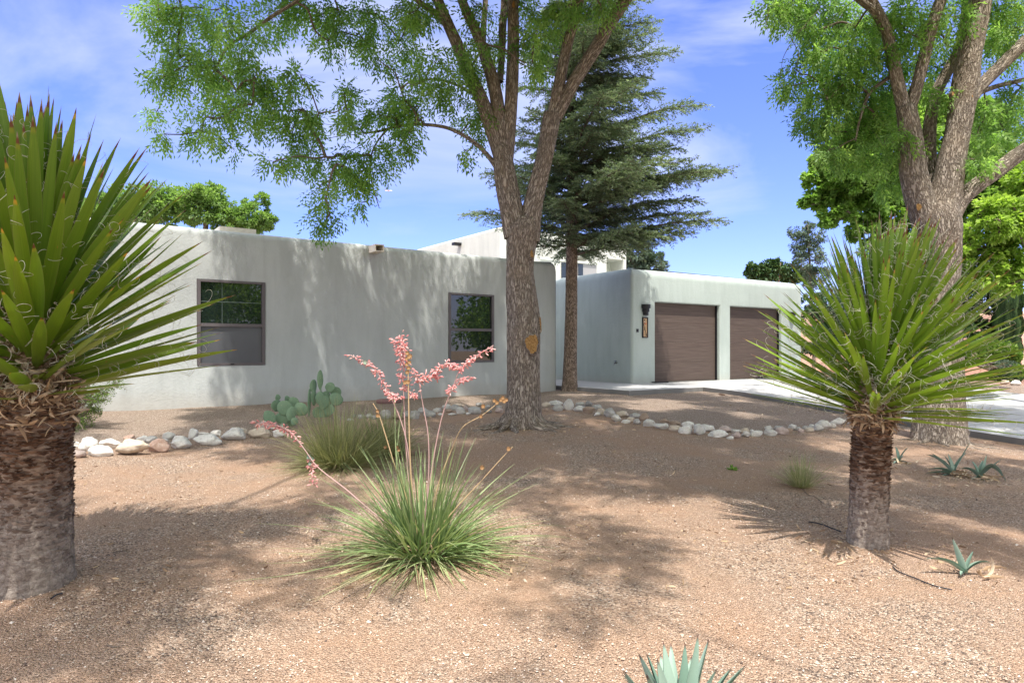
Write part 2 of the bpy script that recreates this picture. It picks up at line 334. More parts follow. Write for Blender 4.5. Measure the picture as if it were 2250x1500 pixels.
soil = g_.mix(g_.noise(o_, 9, 6, .7), (.48, .275, .165), (.57, .36, .235))
big = g_.ramp(g_.noise(o_, .75, 5, .6), [(.44, 0.), (.56, 1.)])
c_ = g_.mix(big, g_.mix(.75, soil, pf), g_.mix(.85, pf, peb)); c_ = g_.mix(g_.ramp(g_.noise(o_, 1.9, 4, .6), [(.45, .0), (.75, .5)]), c_, soil)
mul_ = g_.ramp(cs.outputs[1], [(0, (.20, .15, .12)), (.3, (.36, .275, .22)), (.6, (.47, .37, .30)), (.85, (.62, .52, .44))], True)
c_ = g_.mix(g_.math('MULTIPLY', zn, .85), c_, mul_); far_ = g_.attr('tt').outputs['Fac']; c_ = g_.mix(far_, c_, g_.mix(g_.noise(o_, .8, 4), (.44, .22, .155), (.52, .30, .22)))
g_.col(c_); hh = g_.math('ADD', g_.math('MULTIPLY', vo.outputs['Distance'], -1.), g_.math('MULTIPLY', cs.outputs[2], .6))
b_ = g_.bump(g_.noise(o_, 5, 6, .7), .5, .03); g_.bump(hh, 1., .016, b_); M['yard'] = g_.m
g_ = Mt('pebbles', .9, .2); g_.col(g_.ramp(g_.attr('rnd').outputs['Fac'], [(0, (.11, .085, .075)), (.08, (.16, .11, .09)), (.14, (.44, .29, .20)), (.5, (.58, .43, .33)), (.8, (.67, .53, .43)), (.97, (.78, .70, .62))])); M['pebble'] = g_.m
g_ = Mt('asphalt', .9, .2); o_ = g_.obj(); g_.col(g_.mix(g_.noise(o_, 40, 4), (.045, .045, .048), (.075, .074, .072))); M['asphalt'] = g_.m
M['ashbark'] = barkmat('ash_bark', (.13, .105, .085), (.32, .265, .22), (.49, .425, .365), (34, 34, 7.5), 1., .02, (.40, .315, .24))
M['cedarbark'] = barkmat('cedar_bark', (.08, .06, .045), (.21, .155, .12), (.36, .28, .22), (20, 20, 9), .9, .012, (.26, .19, .14))
M['twig'] = plain('twig_bark', (.17, .135, .11), .9, .1)
g_ = Mt('pruning_wood', .8, .2); o_ = g_.attr('bc').outputs['Vector']; ln_ = g_.n('VectorMath', operation='LENGTH'); g_.l(o_, ln_.inputs[0])
wv = g_.math('SINE', g_.math('MULTIPLY', g_.math('ADD', ln_.outputs[1], g_.math('MULTIPLY', g_.noise(o_, 14, 4), .05)), 260.))
nn_ = g_.ramp(ln_.outputs[1], [(.07, 1.), (.12, .45)]); g_.bump(g_.noise(o_, 40, 6), .8, .01); g_.col(g_.mix(g_.ramp(wv, [(0, .55), (1, .95)]), (.24, .115, .03), g_.mix(g_.ramp(g_.noise(o_, 34, 8, .8), [(.38, 0.), (.6, 1.)]), (.13, .055, .015), (.52, .33, .14)))); M['cut'] = g_.m
def trunkmat(name, up, low):
    m = Mt(name, .92, .12); a = m.attr('bc').outputs['Vector']; v = m.scaled(a, 14, 14, 42); n1 = m.noise(v, 1., 5, .65)
    v2 = m.n('TexVoronoi', feature='DISTANCE_TO_EDGE', i_Scale=11.); m.l(m.scaled(a, 1.6, 1.6, .7), v2.inputs[0]); n2 = m.noise(m.scaled(a, 1, 1, 1.8), 34, 8, .75)
    t = m.attr('tt').outputs['Fac']; mask = m.ramp(m.math('ADD', t, m.math('MULTIPLY', m.noise(a, 6, 3), .25)), [(.45, 0.), (.72, 1.)])
    cu = m.ramp(n1, [(.3, up[0]), (.5, up[1]), (.72, up[2])]); cl = m.ramp(n2, [(.3, low[0]), (.5, low[1]), (.72, low[2])]); cl = m.mix(m.ramp(v2.outputs[0], [(0, .35), (.05, 0.)]), cl, low[0])
    m.col(m.mix(mask, cl, cu)); h = m.mix(mask, m.math('ADD', n2, m.math('MULTIPLY', m.ramp(v2.outputs[0], [(0, 0.), (.1, .8)]), .18)), n1); m.bump(h, 1., .018); return m.m
M['ytrunk'] = trunkmat('yucca_trunk', ((.07, .045, .033), (.21, .145, .105), (.42, .31, .225)), ((.13, .105, .09), (.33, .275, .235), (.55, .48, .42)))
m_ = Mt('yucca_scale', .9, .12); m_.col(m_.mix(m_.ramp(m_.attr('tt').outputs['Fac'], [(.3, 1.), (.62, 0.)]), m_.ramp(m_.attr('rnd').outputs['Fac'], [(0, (.07, .042, .03)), (.45, (.18, .105, .068)), (.8, (.30, .205, .145)), (1, (.52, .37, .22))]), m_.ramp(m_.attr('rnd').outputs['Fac'], [(0, (.16, .125, .105)), (1, (.42, .36, .31))]))); m_.bump(m_.noise(m_.obj(), 160, 3), .6, .003); M['yscale'] = m_.m
m_ = Mt('dry_leaf', .85, .15); c_ = m_.ramp(m_.attr('rnd').outputs['Fac'], [(0, (.16, .10, .065)), (.35, (.36, .24, .15)), (.7, (.60, .44, .28)), (1, (.78, .67, .52))]); m_.col(c_); m_.bump(m_.noise(m_.obj(), 130, 3), .5, .002); m_.translucent(c_, .15); M['dry'] = m_.m
def yleaf(name, g0, g1, tipc):
    m = Mt(name, .38, .45); t = m.attr('tt').outputs['Fac']; r = m.attr('rnd').outputs['Fac']; bc = m.attr('bc').outputs['Vector']
    g = m.mix(r, g0, g1); st = m.noise(m.scaled(bc, 5, .6, 1), 3.0, 4); g = m.mix(m.ramp(st, [(.4, 0.), (.75, .35)]), g, [x*1.5 for x in g1])
    sx = m.n('SeparateXYZ'); m.l(bc, sx.inputs[0]); ed = m.math('ABSOLUTE', sx.outputs[0]); g = m.mix(m.ramp(ed, [(.9, 0.), (1., .5)]), g, (.26, .2, .1))
    base = m.ramp(t, [(0, 1.), (.10, 0.)]); g = m.mix(base, g, (.40, .33, .11)); th = m.math('ADD', t, m.math('MULTIPLY', m.math('SUBTRACT', r, .5), -.07))
    g = m.mix(m.math('MULTIPLY', m.ramp(th, [(.925, 0.), (.94, 1.)]), m.ramp(r, [(.45, .15), (.75, 1.)])), g, tipc); g = m.mix(m.ramp(th, [(.955, 0.), (.965, 1.)]), g, (.16, .06, .03)); g = m.mix(m.ramp(th, [(.985, 0.), (1., 1.)]), g, (.32, .24, .2))
    sp = m.ramp(m.noise(m.scaled(bc, 2, 9, 1), 2.2, 3), [(.70, 0.), (.74, .8)]); g = m.mix(sp, g, (.36, .18, .05))
    m.col(g); m.bump(m.noise(m.scaled(bc, 14, .7, 1), 3., 2), .15, .002); m.translucent(m.mix(1., g, (1.3, 1.5, .6), 'MULTIPLY'), .18); return m.m
M['yleaf'] = yleaf('yucca_leaf', (.095, .19, .018), (.215, .30, .028), (.62, .32, .05))
M['yleaf2'] = yleaf('yucca_leaf_light', (.12, .22, .025), (.255, .37, .042), (.50, .29, .10))
M['fibre'] = leafmat('fibre', [(0, (.55, .50, .42)), (1, (.85, .82, .74))], .25, 1.)
M['ashleaf'] = leafmat('ash_leaf', [(0, (.085, .15, .05)), (.5, (.19, .32, .095)), (1, (.38, .52, .17))], .52, 1.7)
M['cedarleaf'] = leafmat('cedar_needles', [(0, (.10, .14, .09)), (.5, (.20, .26, .17)), (1, (.38, .45, .31))], .3, 1.4)
M['maple'] = leafmat('broad_leaf', [(0, (.08, .14, .035)), (.5, (.16, .26, .065)), (1, (.29, .41, .12))], .42, 2.0)
M['lime'] = leafmat('lime_leaf', [(0, (.14, .22, .04)), (.5, (.26, .38, .07)), (1, (.42, .52, .13))], .4, 1.7)
M['farleaf'] = leafmat('far_leaf', [(0, (.08, .14, .05)), (.5, (.17, .27, .085)), (1, (.30, .41, .14))], .4, 1.7)
M['greyleaf'] = leafmat('grey_green_leaf', [(0, (.06, .10, .07)), (.5, (.11, .165, .115)), (1, (.19, .25, .18))], .15, 1.2)
M['cypress'] = leafmat('cypress_leaf', [(0, (.025, .06, .022)), (.5, (.055, .115, .04)), (1, (.11, .19, .065))], .12, 1.3)
M['shrub'] = leafmat('shrub_leaf', [(0, (.06, .12, .02)), (.5, (.13, .22, .035)), (1, (.24, .34, .07))], .3, 1.5)
M['grass'] = leafmat('nolina_blade', [(0, (.15, .16, .075)), (.5, (.27, .29, .13)), (.8, (.38, .39, .20)), (1, (.58, .50, .33))], .2, 1.3)
M['redyucca'] = leafmat('red_yucca_blade', [(0, (.12, .19, .085)), (.4, (.22, .31, .13)), (.75, (.35, .43, .20)), (.9, (.5, .52, .30)), (1, (.66, .57, .40))], .2, 1.4, .4, .45)
M['stalkpink'] = leafmat('pink_stalk', [(0, (.38, .40, .25)), (.5, (.55, .36, .34)), (1, (.52, .33, .32))], .05, 1.)
M['stalkgreen'] = leafmat('green_stalk', [(0, (.25, .36, .14)), (1, (.42, .50, .28))], .05, 1.)
M['stalkdry'] = leafmat('dry_stalk', [(0, (.42, .27, .13)), (1, (.62, .48, .30))], .05, 1.)
M['blossom'] = leafmat('coral_blossom', [(0, (.74, .28, .30)), (.5, (.88, .45, .47)), (1, (.93, .64, .65))], .3, 1.1)
M['budgrey'] = plain('green_pod', (.24, .32, .24), .6)
M['pod'] = plain('dry_pod', (.30, .17, .075), .7, var=.4, scale=60)
m_ = Mt('cactus_pad', .6, .3); o_ = m_.obj(); c_ = m_.mix(m_.noise(o_, 9, 4), (.13, .22, .13), (.24, .35, .22)); vo = m_.n('TexVoronoi', i_Scale=26.); m_.l(o_, vo.inputs[0])
m_.col(m_.mix(m_.ramp(vo.outputs['Distance'], [(.10, .75), (.17, 0.)]), c_, (.42, .42, .27))); m_.bump(m_.noise(o_, 30, 4), .5, .01); M['cactus'] = m_.m
m_ = Mt('agave_leaf', .55, .3); c_ = m_.mix(m_.attr('rnd').outputs['Fac'], (.17, .27, .21), (.33, .44, .36)); m_.col(m_.mix(m_.ramp(m_.attr('tt').outputs['Fac'], [(.93, 0.), (.98, 1.)]), c_, (.12, .06, .05))); M['agave'] = m_.m
def rockmat(name, a, b, c):
    m = Mt(name, .88, .25); o = m.obj(); f = m.noise(o, 9, 6, .7); k_ = m.mix(m.ramp(f, [(.32, 0.), (.68, 1.)]), a, b); k_ = m.mix(m.ramp(m.noise(o, 26, 5, .7), [(.52, 0.), (.68, .6)]), k_, c)
    m.col(m.mix(1., k_, (1., .975, .94), 'MULTIPLY')); b_ = m.bump(f, .6, .02); m.bump(m.noise(o, 70, 4), .5, .005, b_); return m.m
RK = {'white': rockmat('rock_white', (.60, .59, .56), (.82, .81, .78), (.40, .37, .34)), 'grey': rockmat('rock_grey', (.30, .295, .285), (.48, .47, .455), (.66, .65, .62)),
      'dark grey': rockmat('rock_dark', (.17, .17, .17), (.30, .295, .29), (.46, .45, .44)), 'tan': rockmat('rock_tan', (.47, .40, .32), (.62, .545, .46), (.36, .29, .23)),
      'brown': rockmat('rock_brown', (.27, .20, .155), (.42, .325, .26), (.20, .15, .13)), 'pinkish': rockmat('rock_pink', (.40, .31, .285), (.54, .45, .42), (.62, .56, .53)),
      'reddish': rockmat('rock_red', (.38, .24, .185), (.53, .39, .33), (.68, .60, .55)), 'pale grey': rockmat('rock_pale', (.46, .45, .43), (.68, .67, .64), (.32, .30, .28))}

# ------------------------------------------------------------------ ground, slabs
# rock rows in photo pixels: u, v (centre), w, h, colour, face
def zm(lst, u0, v0, k): return [(u0 + a*k, v0 + b*k, c*k, d*k, e, f) for a, b, c, d, e, f in lst]
ROWA = zm([(172,330,60,38,'white','rounded'),(178,390,118,55,'pinkish','rounded'),(250,335,122,80,'white','rounded'),(315,378,160,68,'white','rounded'),(387,327,122,58,'white','long'),(505,357,212,96,'tan','domed'),(515,290,78,38,'reddish','angular'),(590,300,75,42,'white','flat'),(648,302,78,46,'pale grey','rounded'),(690,342,142,76,'reddish','angular'),(752,278,86,42,'pale grey','rounded'),(725,310,62,30,'white','flat'),(822,300,110,50,'white','angular'),(825,330,132,60,'white','blocky'),(903,268,66,62,'white','upright'),(965,268,82,30,'pale grey','flat'),(985,308,190,60,'white','flat'),(1045,262,82,36,'pale grey','rounded'),(1155,273,172,70,'pale grey','rounded'),(1215,248,62,42,'tan','rounded'),(1310,262,136,60,'tan','blocky'),(1345,216,100,46,'pinkish','rounded'),(1410,225,60,34,'pale grey','rounded'),(1438,262,84,46,'white','angular')], 100, 860, .3556)
ROWB = zm([(345,360,70,40,'pale grey','rounded'),(385,318,50,34,'dark grey','rounded'),(455,330,92,45,'grey','long'),(550,322,92,50,'grey','angular'),(610,338,70,45,'dark grey','rounded'),(735,312,125,105,'grey','rounded'),(860,312,150,100,'brown','rounded'),(955,300,72,62,'grey','rounded'),(1050,312,112,92,'grey','rounded'),(1150,262,130,60,'grey','long'),(1215,300,142,76,'grey','blocky'),(1305,258,106,50,'pale grey','rounded'),(1340,303,72,30,'white','flat'),(1410,220,106,52,'pale grey','rounded'),(1430,264,92,40,'brown','long'),(1495,230,92,62,'grey','rounded'),(1528,202,90,36,'tan','long'),(1560,266,112,72,'pale grey','angular'),(1466,303,100,26,'pale grey','flat'),(1640,294,60,30,'white','angular'),(1612,232,60,50,'pinkish','upright'),(1708,262,166,82,'grey','rounded'),(1765,192,80,36,'grey','rounded'),(1850,217,82,46,'grey','angular'),(1865,270,92,46,'dark grey','rounded'),(1985,258,100,62,'pinkish','blocky'),(1975,220,72,30,'grey','flat')], 700, 850, .2)
ROWC = zm([(150,150,62,34,'tan','long'),(152,182,40,26,'brown','rounded'),(215,138,102,30,'pale grey','long'),(225,172,90,42,'grey','angular'),(300,150,76,78,'pale grey','pointed'),(375,143,76,30,'grey','rounded'),(372,176,86,40,'pale grey','rounded'),(430,146,56,36,'dark grey','rounded'),(435,187,86,44,'brown','angular'),(490,166,72,30,'grey','long'),(487,212,46,26,'white','rounded'),(515,198,62,46,'tan','rounded'),(575,206,82,62,'grey','angular'),(618,238,66,46,'pale grey','blocky'),(655,214,92,38,'tan','rounded'),(735,222,76,34,'grey','long'),(715,247,60,30,'tan','rounded'),(680,261,62,22,'white','flat'),(755,262,52,34,'grey','rounded'),(800,232,72,50,'brown','angular'),(835,272,106,46,'pale grey','angular'),(935,257,66,30,'brown','rounded'),(915,290,96,42,'pale grey','rounded'),(1005,270,76,28,'brown','rounded'),(998,303,82,44,'tan','rounded'),(1090,285,86,42,'white','rounded'),(1075,317,92,56,'white','rounded'),(1168,320,96,68,'pale grey','blocky'),(1220,303,106,50,'white','angular'),(1285,345,142,44,'white','long'),(1330,312,86,40,'pinkish','long'),(1402,322,76,26,'pale grey','rounded'),(1410,352,72,42,'pinkish','angular'),(1465,320,62,32,'tan','rounded'),(1475,345,66,38,'grey','angular'),(1370,367,56,20,'white','flat'),(1540,340,96,46,'pale grey','angular'),(1510,325,30,24,'white','rounded'),(1620,303,66,34,'pale grey','angular'),(1635,337,92,40,'pale grey','blocky'),(1690,305,76,30,'grey','long'),(1715,325,92,50,'pinkish','rounded'),(1760,322,56,34,'brown','rounded'),(1780,296,52,38,'pale grey','rounded'),(1815,305,42,26,'grey','rounded'),(1835,322,42,30,'pinkish','rounded'),(1862,300,46,22,'grey','flat'),(1895,315,60,26,'tan','flat'),(1905,293,52,28,'pale grey','angular'),(1955,300,66,44,'pale grey','rounded'),(1990,283,100,52,'pale grey','blocky'),(2040,286,60,40,'grey','rounded'),(2085,258,86,42,'white','rounded'),(2130,265,50,32,'grey','rounded')], 1150, 840, 1/3.)
rowline = []
for row in (ROWA, ROWB, ROWC):
    a = sorted([(u, v + h*.3) for u, v, w_, h, c, f_ in row]); k3 = max(1, len(a)//7)
    rowline += [G(*np.mean(a[i:i + k3], axis=0)) for i in range(0, len(a), k3)]
rowline = np.array(sorted(rowline, key=lambda p: p[0])); rowline = np.vstack([[-14, rowline[0][1] - 1.5, 0], rowline, [6.0, 11.5, 0], [7.5, 10.6, 0]])
def zone(x, y): return sm((y - np.interp(x, rowline[:, 0], rowline[:, 1]))/.25 + .2)
gx = np.unique(np.round(np.concatenate([[-900, -400, -150, -70, -40, -28, -20], np.arange(-16, 17, .22), [17.5, 20, 25, 32, 45, 80, 180, 450, 900]]), 3))
gy = np.unique(np.round(np.concatenate([[-500, -150, -60, -36, -24, -16, -12, -9, -7, -5, -3], np.arange(-1, 20, .2), [20, 22, 25, 30, 38, 50, 75, 120, 250, 600, 1800]]), 3))
X, Y = np.meshgrid(gx, gy); Z = gz(X, Y)
Z = Z + .012*np.array([[mnoise.noise(Vector((x*2.1, y*2.1, 0))) if abs(x) < 16 and 0 < y < 20 else 0 for x in gx] for y in gy])
Z = np.where((Y < -6), np.minimum(Z, -.75), Z)
mb = MB(); nx = len(gx); i, j = np.meshgrid(np.arange(len(gy) - 1), np.arange(nx - 1), indexing='ij'); b0 = (i*nx + j).ravel()
qq = (X - C0[0])*NQ[0] + (Y - C0[1])*NQ[1]; ss = (X - C0[0])*D[0] + (Y - C0[1])*D[1]
pinkz = sm((ss - 13.5)/.6)*(qq < 14)
mb.add(np.stack([X, Y, Z], -1), np.stack([b0, b0 + 1, b0 + nx + 1, b0 + nx], -1), zone(X, Y).ravel(), pinkz.ravel())
ground = tag(mb.build('ground', M['yard']), kind='structure')
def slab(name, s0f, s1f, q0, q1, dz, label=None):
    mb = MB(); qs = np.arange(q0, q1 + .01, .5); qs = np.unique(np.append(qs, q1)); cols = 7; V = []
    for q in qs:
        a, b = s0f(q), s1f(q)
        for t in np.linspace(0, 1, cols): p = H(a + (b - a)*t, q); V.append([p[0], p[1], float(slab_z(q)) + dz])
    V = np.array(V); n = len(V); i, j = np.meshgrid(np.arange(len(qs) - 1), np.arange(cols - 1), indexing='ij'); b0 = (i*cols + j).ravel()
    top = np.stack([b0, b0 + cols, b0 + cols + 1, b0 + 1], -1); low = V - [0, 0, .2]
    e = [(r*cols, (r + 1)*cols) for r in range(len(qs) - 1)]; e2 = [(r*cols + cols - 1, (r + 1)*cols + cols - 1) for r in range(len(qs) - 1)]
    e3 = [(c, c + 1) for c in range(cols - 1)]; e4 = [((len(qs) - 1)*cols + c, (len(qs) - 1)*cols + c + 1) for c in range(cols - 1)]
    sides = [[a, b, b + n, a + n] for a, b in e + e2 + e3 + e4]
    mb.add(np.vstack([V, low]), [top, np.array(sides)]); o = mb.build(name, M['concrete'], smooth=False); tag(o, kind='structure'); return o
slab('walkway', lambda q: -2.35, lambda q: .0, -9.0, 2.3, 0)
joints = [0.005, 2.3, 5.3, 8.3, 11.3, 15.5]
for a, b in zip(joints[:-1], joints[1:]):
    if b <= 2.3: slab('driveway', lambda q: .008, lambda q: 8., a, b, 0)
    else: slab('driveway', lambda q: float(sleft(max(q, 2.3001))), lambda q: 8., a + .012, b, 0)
mb = MB(); box(mb, [-60, -17, -.84], [120, 0, 0], [0, 8, 0], [0, 0, .12]); tag(mb.build('street', M['asphalt'], smooth=False), kind='structure')

# loose stones lying on the yard
n = 80000; px = rg.random(n); yy = 1.9 + 7.5*px**1.25; xx = (rg.random(n)*2 - 1)*(yy*.80 + .2); zz = gz(xx, yy)
clus = np.array([mnoise.noise(Vector((a*.9, b*.9, 3.))) for a, b in zip(xx, yy)]); kp = (clus + rg.random(n)*.8 > .12) & (zone(xx, yy) < .5); xx, yy, zz = xx[kp], yy[kp], zz[kp]; n = len(xx)
sz = .0022 + .0036*rg.random(n)**2 + .005*(rg.random(n) > .985); oct_ = np.array([[1, 0, 0], [0, 1, 0], [-1, 0, 0], [0, -1, 0], [0, 0, 1], [0, 0, -.6]], float)
sc3 = rg.uniform(.6, 1.4, (n, 1, 3)); rot = rg.random(n)*6.28; V = (oct_[None] + rg.normal(size=(n, 6, 3))*.18)*sc3*sz[:, None, None]; V[..., 2] *= .75
c_, s_ = np.cos(rot)[:, None], np.sin(rot)[:, None]; V = np.stack([V[..., 0]*c_ - V[..., 1]*s_, V[..., 0]*s_ + V[..., 1]*c_, V[..., 2]], -1) + np.stack([xx, yy, zz + sz*.35], -1)[:, None]
F8 = np.array([[0, 1, 4], [1, 2, 4], [2, 3, 4], [3, 0, 4], [1, 0, 5], [2, 1, 5], [3, 2, 5], [0, 3, 5]])
mb = MB(); mb.add(V, (F8[None] + (np.arange(n)*6)[:, None, None]).reshape(-1, 3), np.repeat(rg.random(n), 6)); tag(mb.build('gravel', M['pebble'], smooth=False), 'fine tan and brown gravel scattered over the bare yard', 'gravel', kind='stuff')

# ------------------------------------------------------------------ house
def rounded_box(s0, s1, q0, q1, z0, z1, rt, rv, seg=6):
    """box in house axes with soft adobe edges; returns a bmesh"""
    bm = bmesh.new(); vs = [bm.verts.new(tuple(H(s, q, z))) for z in (z0, z1) for s, q in ((s0, q0), (s1, q0), (s1, q1), (s0, q1))]
    for f in ((0, 1, 2, 3), (7, 6, 5, 4), (0, 4, 5, 1), (1, 5, 6, 2), (2, 6, 7, 3), (3, 7, 4, 0)): bm.faces.new([vs[i_] for i_ in f])
    bm.normal_update(); bmesh.ops.recalc_face_normals(bm, faces=bm.faces)
    ve = [e for e in bm.edges if abs(e.verts[0].co.z - e.verts[1].co.z) > .5]
    bmesh.ops.bevel(bm, geom=ve, offset=rv, segments=seg, profile=.5, affect='EDGES')
    te = [e for e in bm.edges if e.verts[0].co.z > z1 - .01 and e.verts[1].co.z > z1 - .01]
    bmesh.ops.bevel(bm, geom=te, offset=rt, segments=seg, profile=.5, affect='EDGES')
    return bm
def cut_wall(name, bm, cuts, mat, parent, bev=.02):
    me = bpy.data.meshes.new(name); bm.to_mesh(me); o = bpy.data.objects.new(name, me); COL.objects.link(o); tmp = []
    for (a, b, c, d, e, f) in cuts:
        cb = bmesh.new(); vs = [cb.verts.new(tuple(H(s, q, z))) for z in (e, f) for s, q in ((a, c), (b, c), (b, d), (a, d))]
        for ff in ((0, 1, 2, 3), (7, 6, 5, 4), (0, 4, 5, 1), (1, 5, 6, 2), (2, 6, 7, 3), (3, 7, 4, 0)): cb.faces.new([vs[i_] for i_ in ff])
        bmesh.ops.recalc_face_normals(cb, faces=cb.faces); cm_ = bpy.data.meshes.new('cut'); cb.to_mesh(cm_); co = bpy.data.objects.new('cut', cm_); COL.objects.link(co); tmp.append(co)
        md = o.modifiers.new('b', 'BOOLEAN'); md.operation = 'DIFFERENCE'; md.object = co; md.solver = 'EXACT'
    dg = bpy.context.evaluated_depsgraph_get(); dg.update(); me2 = bpy.data.meshes.new_from_object(o.evaluated_get(dg)); o.modifiers.clear(); o.data = me2
    for co in tmp: bpy.data.objects.remove(co, do_unlink=True)
    b2 = bmesh.new(); b2.from_mesh(me2); off = WL[parent.name]
    if bev:
        ed = [e for e in b2.edges if len(e.link_faces) == 2 and e.calc_face_angle(0) > 1.3 and e.calc_length() > .3]
        try: bmesh.ops.bevel(b2, geom=ed, offset=bev, segments=3, profile=.5, affect='EDGES')
        except Exception: pass
    for v_ in b2.verts: v_.co -= Vector(tuple(off))
    b2.to_mesh(me2)
    for p_ in me2.polygons: p_.use_smooth = p_.area < 1.2
    try: me2.set_sharp_from_angle(angle=R(40))
    except Exception: pass
    me2.materials.clear(); me2.materials.append(mat); o.parent = parent; WL[o.name] = off; return o

house = thing('adobe_house', H(0, 0, 0), 'grey green stucco adobe house with two brown garage doors behind the yard', 'house')
WQ = .05; WS1 = su(1225, WQ)
w1 = (su(433.5, WQ), su(582.5, WQ)); w2 = (su(986, WQ), su(1085.5, WQ))
wz1 = (zv(803, w1[0], WQ), zv(613, w1[0], WQ)); wz2 = (zv(796, w2[0], WQ), zv(643, w2[0], WQ))
bm = rounded_box(-24, WS1, -7, WQ, -.5, 3.33, .13, .10)
# the free end of the wing has a big rounded shoulder
for v_ in bm.verts:
    p = np.array(v_.co[:2]) - C0; s = p@D
    if v_.co.z > 2.5:
        d_ = WS1 - s
        if d_ < .34: v_.co.z -= .34 - math.sqrt(max(0, .34**2 - (.34 - d_)**2))
bm.normal_update()
cut_wall('wing_wall', bm, [(w1[0], w1[1], -.05, .5, wz1[0], wz1[1]), (w2[0], w2[1], -.05, .5, wz2[0], wz2[1])], M['wing'], house)
def window(s0, s1, z0, z1, muntin):
    q = WQ; f = .055; e = thing('window', H((s0 + s1)/2, q, z0), None, None); e.parent = house; e.location = tuple(H((s0 + s1)/2, q, z0) - WL[house.name])
    zm_ = z0 + (z1 - z0)*.475
    mb = MB()
    hbox(mb, s0, s0 + f, q - .07, q + .012, z0, z1); hbox(mb, s1 - f, s1, q - .07, q + .012, z0, z1)
    hbox(mb, s0 + f, s1 - f, q - .07, q + .010, z0, z0 + f*.8); hbox(mb, s0 + f, s1 - f, q - .07, q + .010, z1 - f*.7, z1)
    hbox(mb, s0 + f, s1 - f, q - .06, q + .004, zm_ - .03, zm_ + .03); mb.build('frame', M['frame'], e, smooth=False)
    mb = MB(); hbox(mb, s0 + f, s1 - f, q - .056, q - .045, zm_ + .03, z1 - f*.7); mb.build('pane', M['glass'], e, smooth=False)
    mb = MB(); hbox(mb, s0 + f, s1 - f, q - .040, q - .032, z0 + f*.8, zm_ - .03); mb.build('screen', M['screen'] if muntin else M['glass'], e, smooth=False)
    if muntin:
        mb = MB(); zc_ = z1 - (z1 - zm_)*.48; hbox(mb, s0 + f, s1 - f, q - .044, q - .042, zc_ - .005, zc_ + .005); sv = s0 + (s1 - s0)*.36
        hbox(mb, sv - .004, sv + .004, q - .0415, q - .0395, zm_ + .03, z1 - f*.7); mb.build('muntin', plain('muntin_grey', (.14, .18, .17), .5), e, smooth=False)
        mb = MB(); hbox(mb, (s0 + s1)/2 - .03, (s0 + s1)/2 + .03, q + .011, q + .025, z0 + .012, z0 + .03); mb.build('latch', M['black'], e, smooth=False)
window(*w1, *wz1, True); window(*w2, *wz2, False)
# roof drain spouts
def spout(s, q, z, direction, stain=False):
    mb = MB(); L = .34
    if direction == 'q':
        hbox(mb, s - .10, s + .10, q - .02, q + L, z - .075, z - .055); hbox(mb, s - .10, s - .08, q - .02, q + L - .001, z - .055, z + .055); hbox(mb, s + .08, s + .10, q - .02, q + L - .001, z - .055, z + .055); hbox(mb, s - .10, s + .10, q - .02, q + L - .002, z + .055, z + .075)
        mb.build('drain_spout', M['capst'], house, smooth=False); mb = MB(); hbox(mb, s - .08, s + .08, q - .002, q + .004, z - .055, z + .055); mb.build('drain_opening', M['black'], house, smooth=False)
    else: hbox(mb, s - L, s + .02, q - .12, q + .12, z - .06, z + .05); mb.build('drain_spout', M['black'], house, smooth=False)
sp_s = su(820, WQ); spout(sp_s, WQ, zv(549, sp_s, WQ), 'q')
mb = MB(); a_ = su(480, -.6); b_ = su(560, -.6); hbox(mb, a_, b_, -1.0, -.5, 3.2, 3.43); mb.build('parapet_cap', M['capst'], house, smooth=False)
# garage
gs1 = 8.05; ft = .12
d1 = (su(1440), su(1582)); d2 = (su(1605), su(1718)); dz = zv(663, d1[0])
bm = rounded_box(0, gs1, -7.6, 0, -.5, 3.32, .26, .09, 8)
cut_wall('garage_wall', bm, [(d1[0], d1[1], -.22, .4, ft - .05, dz), (d2[0], d2[1], -.22, .4, ft - .05, dz)], M['garage'], house, .04)
for a, b in (d1, d2):
    e = thing('garage_door', H(a, -.2, ft), None, None); e.parent = house; e.location = tuple(H(a, -.2, ft) - WL[house.name]); n_ = 4; hh_ = (dz - ft - .01)/n_
    for k_ in range(n_):
        bm = bmesh.new(); p = [H(s, q, z) for z in (ft + .005 + k_*hh_ + .0012, ft + .005 + (k_ + 1)*hh_ - .0012) for s, q in ((a + .02, -.214), (b - .05, -.214), (b - .05, -.15), (a + .02, -.15))]
        vs = [bm.verts.new(tuple(x - WL[e.name])) for x in p]
        for ff in ((0, 1, 2, 3), (7, 6, 5, 4), (0, 4, 5, 1), (1, 5, 6, 2), (2, 6, 7, 3), (3, 7, 4, 0)): bm.faces.new([vs[i_] for i_ in ff])
        bmesh.ops.recalc_face_normals(bm, faces=bm.faces); bmesh.ops.bevel(bm, geom=bm.edges[:], offset=.002, segments=1, affect='EDGES')
        me = bpy.data.meshes.new('door_panel'); bm.to_mesh(me); me.materials.append(M['door']); o = bpy.data.objects.new('door_panel', me); COL.objects.link(o); o.parent = e
    mb = MB(); hbox(mb, b - .05, b - .001, -.216, -.10, ft, dz - .003); mb.build('door_seal', M['black'], e, smooth=False); mb = MB(); hbox(mb, a + .001, a + .02, -.216, -.12, ft, dz - .003); mb.build('door_seal', M['black'], e, smooth=False)
mb = MB(); hbox(mb, d1[0] - .18, d1[0] + .3, .03, .22, ft + .001, ft + .03); tag(mb.build('drain_grate', M['black'], at=H(d1[0], .1, ft), smooth=False), 'small dark threshold plate on the concrete at the garage corner', 'plate')
